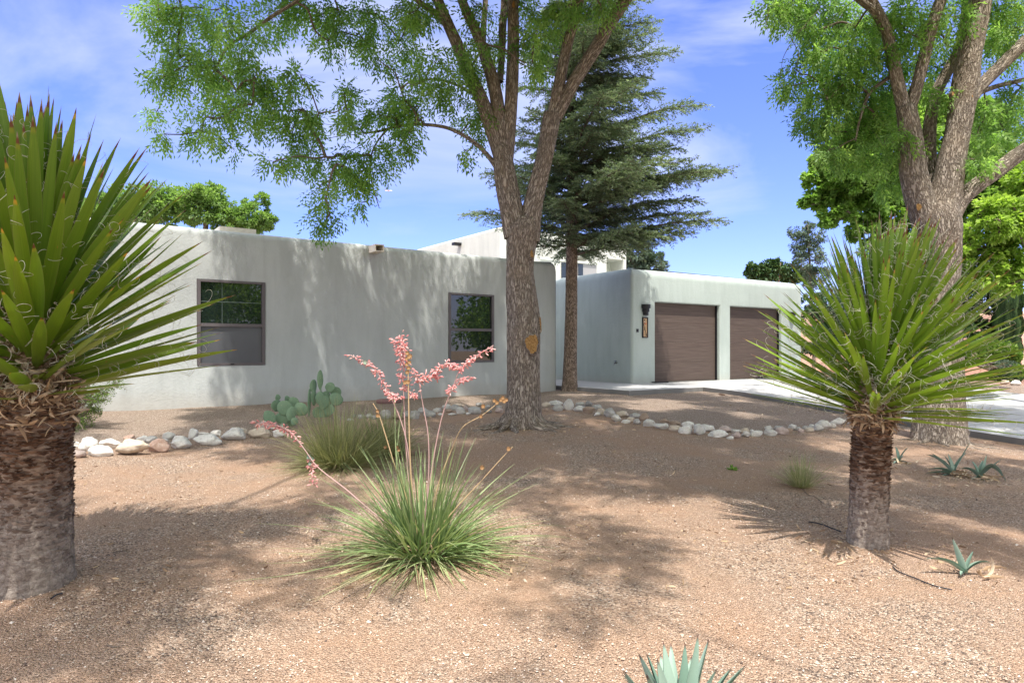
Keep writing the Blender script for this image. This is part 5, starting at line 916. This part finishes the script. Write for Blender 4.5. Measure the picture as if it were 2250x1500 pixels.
    Ll = L*rg.uniform(.86, 1.08, N_)*(1 - .12*np.abs(f_ - .5)); ms = 14; ts = np.linspace(0, 1, ms); bend = rg.normal(-.005, .025, N_); sdv = norm(np.cross(Dv, Nv)); roll = rg.normal(0, .30, N_)[:, None]; sdv, Nv = sdv*np.cos(roll) + Nv*np.sin(roll), Nv*np.cos(roll) - sdv*np.sin(roll); sb = rg.normal(0, .02, N_)
    cutl = rg.random(N_) < cutn; cutl &= f_ < .5; lenf = np.where(cutl, rg.uniform(.16, .3, N_), 1.)
    C = cen[:, None] + h_[:, None]*(r1*.5) + Dv[:, None]*(ts[None]*Ll[:, None]*lenf[:, None])[..., None] + Nv[:, None]*((ts**2)[None]*(bend*Ll*lenf)[:, None])[..., None] + sdv[:, None]*((ts**2)[None]*(sb*Ll*lenf)[:, None])[..., None]
    wp = np.interp(ts, [0, .06, .25, .5, .75, .88, .95, 1], [.95, .72, .82, 1, .78, .46, .22, .02]); wps = np.where(cutl[:, None], .8, wp[None]); W_ = Wd*rg.uniform(.85, 1.15, N_)
    mb = MB(); rl = np.clip(.75 - .6*f_ + rg.normal(0, .2, N_), 0, 1); ribbons(mb, C[~cutl], (W_[:, None]*wps)[~cutl], sdv[~cutl], rl[~cutl], .13)
    if cutl.any(): ribbons(mb, C[cutl], (W_[:, None]*wps)[cutl], sdv[cutl], rl[cutl], .13); mb.t[-1] = mb.t[-1]*.3
    mb.build('leaves', mat, t)
    # fibres along the leaf edges
    good = np.where(~cutl)[0]; ch = rg.choice(good, nf); tq = .12 + .76*rg.random(nf)**.8; ii = tq*(ms - 1); i0 = np.minimum(ii.astype(int), ms - 2); fr = ii - i0; sgn = np.where(rg.random(nf) < .5, -1., 1.)
    pos = C[ch, i0]*(1 - fr)[:, None] + C[ch, i0 + 1]*fr[:, None]; wl_ = W_[ch]*np.interp(tq, ts, wp); pos = pos + sdv[ch]*(sgn*wl_*.5)[:, None] + Nv[ch]*(wl_*.13)[:, None]
    mb = MB(); curls(mb, pos, sdv[ch]*sgn[:, None]*.7 + Dv[ch]*.6 + rvec(nf)*.5 - Nv[ch]*.2, nf); mb.build('curly_fibres', M['fibre'], t)
    rg = keep; return t
bY1 = G(75, 1300); bY1[1] += .12; yA = bY1[1]; bY1[2] = float(gz(bY1[0], bY1[1]))
stem = [[P(75, 900, yA)[0], yA, bY1[2] - .2], [P(75, 900, yA)[0], yA, .4], [P(78, 850, yA)[0], yA, P(0, 870, yA)[2]], [P(74, 730, yA)[0], yA, P(0, 730, yA)[2]], [P(66, 575, yA)[0], yA - .03, P(0, 575, yA)[2]]]
yucca(bY1, 'large yucca with a thick shaggy trunk at the left edge of the yard', stem, .190, .175, 285, 1.0, .066, .12, 1.5, M['yleaf'], 1500, 11, P(0, 872, yA)[2], 2600, .16, .14, 1.05)
bY2 = G(1905, 1205); bY2[1] += .1; yB = bY2[1]; bY2[2] = float(gz(bY2[0], bY2[1]))
stem = [[P(1906, 1200, yB)[0], yB, bY2[2] - .2], [P(1911, 1050, yB)[0], yB, P(0, 1050, yB)[2]], [P(1918, 915, yB)[0], yB, P(0, 915, yB)[2]], [P(1928, 830, yB)[0], yB, P(0, 830, yB)[2]], [P(1944, 735, yB)[0], yB, P(0, 735, yB)[2]]]
yucca(bY2, 'smaller yucca with a dense spiky crown and white curls right of centre', stem, .122, .115, 400, .90, .046, .10, 1.5, M['yleaf2'], 3300, 23, P(0, 915, yB)[2], 1900, .06, .0, 1.)

# ------------------------------------------------------------------ grasses, red yucca
def blades(mb, base, n, L, Wd, el, rb, seed, droop=1., rnd=None, m=9, lean=(0, 0)):
    r2 = np.random.default_rng(seed); a = r2.random(n)*6.283; rr_ = rb*np.sqrt(r2.random(n)); e_ = el[0] + (el[1] - el[0])*r2.random(n)**el[2]
    p = np.stack([base[0] + rr_*np.cos(a), base[1] + rr_*np.sin(a)*.8, np.zeros(n)], -1); p[:, 2] = gz(p[:, 0], p[:, 1]) - .01; a2 = a + r2.normal(0, .5, n)
    h_ = np.stack([np.cos(a2) + lean[0], np.sin(a2) + lean[1], 0*a2], -1); L_ = L*r2.uniform(.45, 1.08, n); t_ = np.linspace(0, 1, m)[None]
    x = t_*np.cos(e_)[:, None] + .22*t_**2*droop*np.cos(e_)[:, None]; z = t_*np.sin(e_)[:, None] - droop*r2.uniform(.15, .6, n)[:, None]*t_**2.3*np.cos(e_*.8)[:, None]
    C = p[:, None] + h_[:, None]*(x*L_[:, None])[..., None] + np.array([0, 0, 1.])*(z*L_[:, None])[..., None]; C = C + (r2.normal(0, .02, (n, 1, 3))*L_[:, None, None]*(t_**2)[..., None])
    g = gz(C[..., 0], C[..., 1]) + .004; C[..., 2] = np.maximum(C[..., 2], g); sd_ = norm(np.cross(h_, [0, 0, 1.]) + r2.normal(0, .35, (n, 3)))
    ribbons(mb, C, (Wd*r2.uniform(.7, 1.3, n))[:, None]*np.interp(np.linspace(0, 1, m), [0, .15, .6, 1], [.8, 1, .75, .08])[None], sd_, r2.random(n) if rnd is None else r2.uniform(*rnd, n), .22)
bR = G(930, 1222); t = thing('red_yucca', bR, 'flowering red yucca with tall coral pink flower stalks in the centre foreground', 'plant')
mb = MB(); blades(mb, bR, 330, .82, .012, (.5, 1.5, .9), .15, 31, .75, (.0, .85)); blades(mb, bR, 220, .52, .012, (.05, .8, 1.), .17, 32, 1.2, (.3, .95)); blades(mb, bR, 70, .92, .009, (.7, 1.5, 1.), .1, 33, .5, (.1, .7)); blades(mb, bR, 26, .95, .008, (.5, 1.1, 1.), .1, 38, .5, (.5, 1.))
blades(mb, bR + [-.05, -.05, 0], 30, .50, .011, (.12, .5, 1), .1, 36, 1.1, (.5, .92), lean=(-.6, -.35)); blades(mb, bR + [.08, .05, 0], 60, .48, .011, (.35, .9, 1), .1, 37, 1., (.2, .8), lean=(.8, .1)); mb.build('leaves', M['redyucca'], t)
mb = MB(); blades(mb, bR, 110, .48, .007, (0.02, .5, 1.), .17, 34, 1.3, (0, 1)); shreds(mb, bR + rvec(140)*[.14, .14, .04] + [0, 0, .06], rvec(140), 140, (.04, .14), (.004, .012), (.2, 1)); mb.build('dead_leaves', M['dry'], t)
yR = bR[1]
def zq(x, y): return (550 + x*.4667, 700 + y*.4667)
def blossoms(mb, path, n, size=.024, spread=.02, dens=1.):
    c = catmull(path, 8); k_ = rg.integers(0, len(c) - 1, n); f = rg.random(n)[:, None]; p = c[k_]*(1 - f) + c[k_ + 1]*f; d = rvec(n)*[1, 1, .6] + [0, 0, -.35]; p = p + norm(d)*rg.random((n, 1))*spread
    d = norm(d); s = norm(np.cross(d, rvec(n))); b_ = np.cross(s, d); L_ = size*rg.uniform(.7, 1.25, n); prof = [(0, .10), (.3, .2), (.72, .2), (1, .13)]; V = []
    for t_, r_ in prof:
        for a in range(4): V.append(p + d*(L_*t_)[:, None] + (s*math.cos(a*1.571) + b_*math.sin(a*1.571))*(L_*r_)[:, None])
    V = np.stack(V, 1); Fq = np.array([[k*4 + a, k*4 + (a + 1) % 4, (k + 1)*4 + (a + 1) % 4, (k + 1)*4 + a] for k in range(3) for a in range(4)] + [[12, 13, 14, 15]])
    mb.add(V, (Fq[None] + (np.arange(n)*16)[:, None, None]).reshape(-1, 4), np.repeat(rg.random(n), 16))
def balls(mb, pts, r_):
    for p in pts:
        a = np.linspace(0, 2*np.pi, 9)[:-1]; V = [p + [0, 0, r_]]; rr_ = r_*rg.uniform(.8, 1.2)
        for ph in (.7, 1.5, 2.3): V += [p + np.array([math.sin(ph)*math.cos(x)*rr_*(1 + .15*math.cos(3*x)), math.sin(ph)*math.sin(x)*rr_, math.cos(ph)*rr_*1.15]) for x in a]
        V.append(p - [0, 0, rr_]); q = [[1 + k*8 + i, 1 + k*8 + (i + 1) % 8, 9 + k*8 + (i + 1) % 8, 9 + k*8 + i] for k in range(2) for i in range(8)]
        mb.add(V, [np.array(q), np.array([[0, 1 + i, 1 + (i + 1) % 8] for i in range(8)] + [[25, 17 + (i + 1) % 8, 17 + i] for i in range(8)])])
def stalk(pts, y0, y1, mat, r0=.0045, r1=.002, fl=(), pods=(), buds=(), label=None):
    n = len(pts); PT = [P(*zq(a, b), y0 + (y1 - y0)*i/(n - 1)) for i, (a, b) in enumerate(pts)]; mb = MB(); tube(mb, PT, np.linspace(r0, r1, n), 7, 6)
    def yat(b): bs_ = [p[1] for p in pts]; return float(np.interp(b, sorted([min(bs_), max(bs_)]), [y1, y0]))
    for path, cnt_, spread in fl:
        if path != 'main' and len(path) > 1: tube(mb, [P(*zq(a, b), yat(b)) for a, b in path], np.linspace(r1, r1*.6, len(path)), 5, 4)
    o = mb.build('flower_stalk', M[mat], t, smooth=True)
    if label: o['label'] = label
    if fl:
        mb = MB()
        for path, cnt_, spread in fl: blossoms(mb, [P(*zq(a, b), yat(b)) for a, b in path], int(cnt_*.85), .0225, spread*1.15)
        mb.build('blossoms', M['blossom'], o)
    for a, b in pods: mb = MB(); balls(mb, [P(*zq(a, b), yat(b))], .0125); mb.build('seed_pod', M['pod'], o)
    for a, b in buds: mb = MB(); balls(mb, [P(*zq(a, b), yat(b))], .014); mb.build('seed_pod', M['budgrey'], o)
stalk([(770, 1060), (762, 880), (745, 640), (712, 490), (650, 345), (592, 245), (545, 205), (465, 170)], yR, yR - .05, 'stalkpink', fl=[([(640, 330), (592, 245), (545, 205), (465, 170)], 95, .02), ([(640, 335), (670, 360), (712, 370)], 60, .026)], buds=[(540, 205)])
stalk([(775, 1060), (740, 700), (724, 420), (718, 200), (702, 75)], yR, yR, 'stalkpink', .005, fl=[([(720, 220), (712, 140), (704, 80)], 190, .05), ([(705, 260), (720, 300), (750, 340), (790, 360)], 80, .035)])
stalk([(790, 1060), (765, 860), (750, 600), (744, 300), (740, 155)], yR - .05, yR - .05, 'stalkdry', .006, .003, pods=[(738, 162), (752, 175), (736, 188), (748, 205), (735, 215), (745, 232), (738, 252), (728, 300), (740, 298), (747, 180)], label='dry tan stalk with round seed pods')
stalk([(810, 1060), (838, 760), (838, 560), (815, 420), (790, 290), (762, 240)], yR + .05, yR, 'stalkpink', fl=[([(765, 230), (790, 285), (830, 270), (880, 265)], 120, .03), ([(860, 265), (890, 230), (930, 210), (962, 215)], 75, .022)])
stalk([(800, 1060), (840, 800), (880, 560), (915, 420), (955, 320), (985, 245), (1040, 190), (1145, 125)], yR - .02, yR - .15, 'stalkpink', fl=[([(985, 245), (1040, 190), (1145, 130)], 85, .02), ([(940, 340), (985, 290), (1040, 272)], 60, .022), ([(985, 245), (970, 225), (940, 210)], 25, .02), ([(955, 320), (940, 335)], 10, .02)])
stalk([(760, 1060), (640, 960), (540, 880), (450, 802), (320, 700), (255, 615), (200, 545), (150, 510), (20, 488)], yR, yR + .15, 'stalkpink', .005, .0022, fl=[([(205, 545), (150, 512), (90, 495), (20, 488)], 110, .024), ([(275, 660), (290, 700), (300, 785)], 70, .024), ([(260, 620), (210, 550)], 14, .015)], buds=[(150, 500), (275, 650), (290, 660), (280, 682)], label='long flower stalk arching low to the left')
stalk([(760, 1060), (735, 850), (680, 690), (640, 560), (605, 450), (578, 398)], yR, yR, 'stalkdry', .005, .0025, pods=[(598, 435), (600, 455)], label='pale dry stalk')
stalk([(830, 1060), (880, 800), (950, 610), (1000, 510), (1090, 455), (1175, 390)], yR + .05, yR + .05, 'stalkdry', .005, .0022, pods=[(1148, 385), (1160, 395), (1180, 382), (1195, 388), (1205, 382), (1095, 412), (1085, 460), (1188, 372)], label='dry stalk with a cluster of seed pods beside the ash trunk')
stalk([(830, 1060), (960, 900), (1090, 760), (1180, 660), (1235, 603)], yR - .1, yR - .2, 'stalkdry', .0045, .002, pods=[(1215, 612), (1090, 700)], label='dry stalk leaning right')
stalk([(760, 1060), (720, 850), (690, 700), (700, 520), (718, 410)], yR + .1, yR + .1, 'stalkgreen', .0045, .003, pods=[(690, 605), (635, 605), (698, 618)])
stalk([(755, 1060), (720, 900), (690, 700), (682, 500), (680, 380)], yR + .05, yR + .05, 'stalkgreen', .0045, .003)
# two clumps of fine grass
bG = G(738, 1030); bG[1] += .12; t = thing('grass_clump', bG, 'wide olive grass clump in front of the prickly pear', 'grass clump'); mb = MB(); blades(mb, bG, 1000, .80, .0055, (.45, 1.5, .8), .2, 41, .6, (.1, .95)); blades(mb, bG, 600, .55, .005, (.05, .8, 1), .2, 42, 1., (.1, .9)); mb.build('leaves', M['grass'], t)
mb = MB(); blades(mb, bG, 320, .34, .004, (.0, .7, 1.), .2, 43, 1.2); mb.build('dead_leaves', M['dry'], t)
bG = G(835, 1010); bG[1] += .2; t = thing('grass_clump', bG, 'smaller shaded grass clump tucked behind the wide olive one', 'grass clump'); mb = MB(); blades(mb, bG, 700, .68, .0052, (.4, 1.45, .8), .15, 44, .7, (.0, .8)); mb.build('leaves', M['grass'], t)
mb = MB(); blades(mb, bG, 260, .34, .004, (.0, .7, 1.), .17, 45, 1.2, (0, .7)); mb.build('dead_leaves', M['dry'], t)
bG = G(1760, 1070); t = thing('grass_tuft', bG, 'small grey green grass tuft on the gravel left of the right yucca', 'grass clump'); mb = MB(); blades(mb, bG, 300, .42, .0042, (.45, 1.5, .9), .07, 46, .55, (.4, 1.)); mb.build('leaves', M['grass'], t)
mb = MB(); blades(mb, bG, 90, .2, .003, (.0, .6, 1.), .06, 47, 1.); mb.build('dead_leaves', M['dry'], t)
bG = G(1608, 1032); t = thing('weed', bG, 'tiny bright green weed alone on the gravel', 'weed'); mb = MB(); n = 40; d_ = rvec(n)*[1, 1, .4] + [0, 0, .4]; leaves(mb, bG + norm(d_)*.02, d_, rvec(n), .045, .022, rg.random(n)); mb.build('leaves', M['maple'], t)

# ------------------------------------------------------------------ prickly pears
def pads(name, label, Y, items, bu, bv):
    b = P(bu, bv, Y); b[2] = float(gz(b[0], b[1])); t = thing(name, b, label, 'cactus')
    for k_, (u, v, w_, h, tilt, yaw, dy) in enumerate(items):
        bm = bmesh.new(); bmesh.ops.create_icosphere(bm, subdivisions=3, radius=1); yy = Y + dy; s_ = yy/F; rx = w_*.5*s_/max(.35, math.cos(yaw)); rz = h*.5*s_; c = P(u, v, yy) - b; of = Vector((k_*7., Y, 0))
        for v_ in bm.verts:
            q = v_.co.copy(); q.x *= (1 - .22*max(0, -q.z)); n1 = 1 + .05*mnoise.noise(q*2 + of); x, y, z = q.x*rx*n1, q.y*.013*(1 + .3*mnoise.noise(q*3 + of)), q.z*rz*n1; y += .02*(q.x**2)*math.sin(k_)
            x, z = x*math.cos(tilt) + z*math.sin(tilt), -x*math.sin(tilt) + z*math.cos(tilt); x, y = x*math.cos(yaw) - y*math.sin(yaw), x*math.sin(yaw) + y*math.cos(yaw); v_.co = Vector((x + c[0], y + c[1], z + c[2]))
        me = bpy.data.meshes.new('pad'); bm.to_mesh(me); me.materials.append(M['cactus']); o = bpy.data.objects.new('pad', me); COL.objects.link(o); o.parent = t
        for p_ in me.polygons: p_.use_smooth = True
    return t
def zc5(l): return [(560 + a*.1867, 780 + b*.1867, c*.212, d*.212, e, f, g) for a, b, c, d, e, f, g in l]
Yp = G(640, 938)[1]
pads('prickly_pear', 'low spreading prickly pear at the left end of the grass clumps', Yp, zc5([(172, 730, 150, 120, .9, .2, -.1), (325, 745, 160, 130, .1, .1, .0), (262, 595, 75, 125, .1, 1.0, .1), (350, 622, 155, 160, .2, .2, -.02), (265, 500, 38, 70, .1, .9, .15), (372, 512, 36, 65, 0, 1., .1), (455, 552, 110, 105, .5, .3, .12), (430, 690, 90, 160, .25, .5, -.05), (540, 640, 150, 140, .7, .25, .05), (465, 780, 76, 85, .3, .2, -.12), (420, 800, 60, 90, 0, .4, .1)]), 640, 932)
Yp2 = G(705, 918)[1] + .1
pads('prickly_pear', 'taller prickly pear with one upright pointed pad by the wing wall', Yp2, zc5([(640, 560, 22, 300, .03, 1.1, 0.), (692, 370, 58, 150, .05, .8, .05), (700, 500, 40, 170, 0, 1.1, .05), (768, 290, 60, 205, 0, .4, .0), (778, 410, 12, 60, 0, .2, 0.), (885, 380, 102, 110, .2, .1, .0), (950, 435, 120, 110, .6, .2, .12), (765, 505, 100, 140, .1, .1, .0), (830, 490, 90, 120, .2, .2, .05), (952, 520, 150, 135, .5, .1, -.03), (815, 560, 100, 150, .4, .4, -.08), (865, 640, 135, 130, .2, .1, -.05), (740, 680, 110, 130, .1, .3, 0.), (800, 740, 120, 140, 0, .3, 0)]), 705, 918)
tp_ = G(137, 992); pads('small_prickly_pear', 'tiny prickly pear beside the left yucca trunk at the rock border', tp_[1], [(137, 978, 16, 30, .1, .3, 0.), (144, 968, 12, 20, .4, .2, .02), (132, 990, 14, 22, 0, .5, 0)], 137, 992)

# ------------------------------------------------------------------ agaves
def agave(base, label, specs, mat='agave', L=.35, Wd=.05, dead=0):
    """specs: (tip u, tip v, dy, bow)"""
    t = thing('agave', base, label, 'agave'); yb = base[1]; Cs, Ws, Sd = [], [], []; m = 10; t_ = np.linspace(0, 1, m)[:, None]
    for (u, v, dy, bow) in specs:
        e_ = P(u, v, yb + dy); b0 = base + [0, 0, .015]; m_ = b0*.5 + e_*.5 + np.array([0, 0, bow]) + (e_ - b0)*[.0, .0, .0]; Cs.append((1 - t_)**2*b0 + 2*t_*(1 - t_)*m_ + t_**2*e_); L_ = np.linalg.norm(e_ - b0); Ws.append(min(Wd, L_*.22)*np.interp(t_[:, 0], [0, .3, .6, .85, 1], [.85, 1, .75, .35, .03]))
        h_ = e_ - b0; Sd.append(norm(np.cross(norm(h_), [0, .35, 1.])) if abs(norm(h_)[2]) < .95 else np.array([1., .2, 0]))
    C, W_, S = np.array(Cs), np.array(Ws), np.array(Sd); n = len(C); mb = MB(); ribbons(mb, C, W_, S, rg.random(n), .28); ribbons(mb, C - [0, 0, .006], W_*.96, S, rg.random(n), .14); mb.build('leaves', M[mat], t)
    if dead: mb = MB(); shreds(mb, base + rvec(dead)*[.14, .1, .015] + [0, 0, .02], rvec(dead)*[1, 1, .25], dead, (.06, .2), (.008, .026), (.3, 1)); mb.build('dead_leaves', M['dry'], t)
    return t
p = G(1975, 1016); agave(p, 'small upright agave between the right yucca trunk and the ash', [(1967, 980, 0, .05), (1996, 982, 0, .04), (1958, 1008, -.05, .03), (1985, 1000, .1, .03), (1963, 1018, -.1, .02), (1998, 1018, -.05, .03)], dead=16)
p = G(2095, 1042); agave(p, 'sprawling agave with several limp grey leaves at the foot of the right ash', [(2045, 994, .1, .03), (2034, 998, .0, .09), (2083, 996, 0, .02), (2132, 970, .0, .0), (2125, 993, .1, .07), (2040, 1030, -.1, .05), (2032, 1040, -.1, .03), (2118, 1058, -.1, .05), (2060, 1052, -.1, .02), (2110, 1012, .1, .06), (2075, 1000, .1, .03)], Wd=.045, dead=40)
p = G(2152, 1050); agave(p, 'dark agave with one long curled leaf at the right edge', [(2168, 998, 0, .02), (2200, 1008, .0, .0), (2135, 1012, .1, .04), (2180, 1078, -.15, .05), (2145, 1080, -.15, .03), (2212, 1062, -.1, .32), (2120, 1068, -.1, .03), (2108, 1030, .0, .08), (2160, 1010, .1, .02), (2195, 1068, -.1, .03), (2205, 1050, 0, .22)], Wd=.05, dead=30)
p = G(2120, 1262); agave(p, 'lone small agave with a tall pointed leaf at the lower right', [(2092, 1180, .0, .0), (2139, 1208, .05, .0), (2178, 1236, .0, .06), (2030, 1228, -.05, .07), (2130, 1236, .1, .0), (2110, 1262, -.1, .02), (2100, 1240, .1, .05)], Wd=.038, dead=10)
p = G(1485, 1585) if False else P(1490, 1600, 2.25); p[2] = float(gz(p[0], p[1]))
agave(p, 'large pale blue agave cut by the bottom edge of the photo', [(1365, 1478, .1, .06), (1368, 1470, .0, .02), (1403, 1434, .05, .04), (1420, 1432, .15, .03), (1444, 1446, .0, .02), (1457, 1408, .1, .02), (1474, 1412, .2, .02), (1505, 1410, .1, .01), (1534, 1392, .05, .01), (1558, 1401, .15, .01), (1576, 1466, .0, .03), (1609, 1464, .1, .04), (1641, 1458, .05, .05), (1450, 1435, .25, .02), (1520, 1440, .25, .02), (1420, 1480, -.1, .04), (1600, 1500, -.1, .04)], Wd=.062)

# ------------------------------------------------------------------ bits on the ground
def stick(label, pts, r_, mat='hose', cat='stick', name='fallen_twig'):
    mb = MB(); q = [G(u, v) + [0, 0, r_ + .004] for u, v in pts]; tube(mb, q, [r_]*len(q), 6, 5); tag(mb.build(name, M[mat], at=q[0]), label, cat)
stick('dark twig lying on the gravel left of the right yucca trunk', [(1777, 1148), (1800, 1152), (1822, 1160), (1848, 1170)], .005)
stick('thin dark drip hose snaking from the right yucca towards the lone agave', [(1962, 1247), (1975, 1258), (2010, 1272), (2050, 1288), (2092, 1298)], .004, cat='hose', name='drip_hose')
stick('short dark stick near the foot of the left yucca', [(112, 1318), (125, 1309), (138, 1306)], .005)
stick('thin stick in the shade left of the red yucca', [(248, 1216), (262, 1213), (280, 1212)], .004, 'twig')
stick('curved twig below the small grass tuft', [(1763, 1076), (1775, 1088), (1790, 1092), (1808, 1106)], .003, 'twig')
stick('short stick on the gravel at the lower left', [(235, 1420), (250, 1424), (262, 1423)], .004, 'twig')
n = 900; u_ = rg.uniform(150, 2200, n); v_ = rg.uniform(930, 1300, n); Pq = np.array([G(a, b) for a, b in zip(u_, v_)]); mb = MB(); shreds(mb, Pq + [0, 0, .006], rvec(n)*[1, 1, .08], n, (.02, .06), (.004, .012), (.0, .8)); tag(mb.build('leaf_litter', M['dry']), 'scattered dry leaf bits on the gravel', 'litter', kind='stuff')
mb = MB()
for c_, sp, k_ in ((b1, .7, 260), (b2, .8, 260), (bY2, .35, 120), (bR, .5, 160), (G(2100, 1050), .4, 160), (G(1700, 900), 1.2, 160)):
    Pq = c_ + np.stack([rg.normal(0, sp, k_), rg.normal(0, sp*.8, k_), np.zeros(k_)], -1); Pq[:, 2] = gz(Pq[:, 0], Pq[:, 1]) + .008; shreds(mb, Pq, rvec(k_)*[1, 1, .1], k_, (.02, .07), (.004, .016), (.1, 1.))
tag(mb.build('dry_leaf_litter', M['dry']), 'curled dry leaves gathered round trunks and plants', 'litter', kind='stuff')
n = 500; Pq = bY1 + np.stack([rg.normal(0, .3, n), rg.normal(0, .25, n), 0*rg.random(n)], -1)

# far airliner
pa = P(855, 419, 1500.); t = thing('airliner', pa, 'tiny airliner high in the sky over the wing roof', 'aeroplane'); mb = MB(); tube(mb, [pa + [-9, 0, 0], pa + [-7, 0, 0], pa + [5, 0, -.2], pa + [7, 0, -.3]], [.5, 1., 1., .4], 10, 3); mb.build('fuselage', M['white'], t)
mb = MB(); mb.add([pa + [-1, -9, 0], pa + [1.5, -1, 0], pa + [1.5, 1, 0], pa + [-2, 9, 0], pa + [-3, 9, 0], pa + [-2.5, -9, 0]], np.array([[0, 1, 2, 3, 4, 5]])); mb.build('wings', M['white'], t, smooth=False)
mb = MB(); mb.add([pa + [-9, 0, .5], pa + [-6.5, 0, .8], pa + [-8.5, 0, 4], pa + [-9.8, 0, 4]], np.array([[0, 1, 2, 3]])); mb.build('tail_fin', M['brick'], t, smooth=False)

# across the street, seen only in the window glass
bm = bmesh.new(); 
def wbox(x0, x1, y0, y1, z0, z1):
    bm = bmesh.new(); vs = [bm.verts.new((x, y, z)) for z in (z0, z1) for x, y in ((x0, y0), (x1, y0), (x1, y1), (x0, y1))]
    for f in ((3, 2, 1, 0), (4, 5, 6, 7), (1, 5, 4, 0), (2, 6, 5, 1), (3, 7, 6, 2), (0, 4, 7, 3)): bm.faces.new([vs[i_] for i_ in f])
    return bm
nbox('tan_house', 'tan adobe house across the street mirrored in the window', 'house', [('wall', wbox(16, 36, -34, -24, -1, 3.2), 'pink'), ('roof', wbox(15.6, 36.4, -34.4, -23.6, 3.2, 3.5), 'brick')], np.array([26, -24, -.8]))
def around(label, x, y, h, r_, mat, n, L=.3):
    b = np.array([x, y, -.8]); t = thing('street_tree', b, label, 'tree', 'trees across the street'); mb = MB(); tube(mb, [b, b + [0, 0, h*.4], b + [.2, 0, h*.7]], [.22, .18, .08], 10, 4); mb.build('trunk', M['cedarbark'], t)
    m = 26; d_ = rvec(m)*rg.random((m, 1))**.4; c = b + [0, 0, h*.65] + d_*[r_, r_, h*.4]; ch = rg.integers(0, m, n); dv = rvec(n); pos = c[ch] + dv*rg.random((n, 1))**.5*r_*.38; mb = MB(); leaves(mb, pos, dv, rvec(n), rg.uniform(.7, 1.2, n)*L, rg.uniform(.4, .7, n)*L, rg.random(n)); mb.build('crown', M[mat], t)
around('wide green tree across the street right of the camera', 14, -11, 7.5, 3.6, 'farleaf', 9000); around('tall green tree behind the tan house across the street', 24, -16, 9, 4.2, 'maple', 8000); around('dark green tree by the street far to the right', 22, -3, 7, 3.2, 'farleaf', 8000); around('tree beside the street left of the camera', -9, -16, 8, 4, 'farleaf', 7000); around('round tree across the driveway to the east', 24, 6, 6, 3., 'farleaf', 7000)
print('objects', len(bpy.data.objects), 'faces', sum(len(m.polygons) for m in bpy.data.meshes))
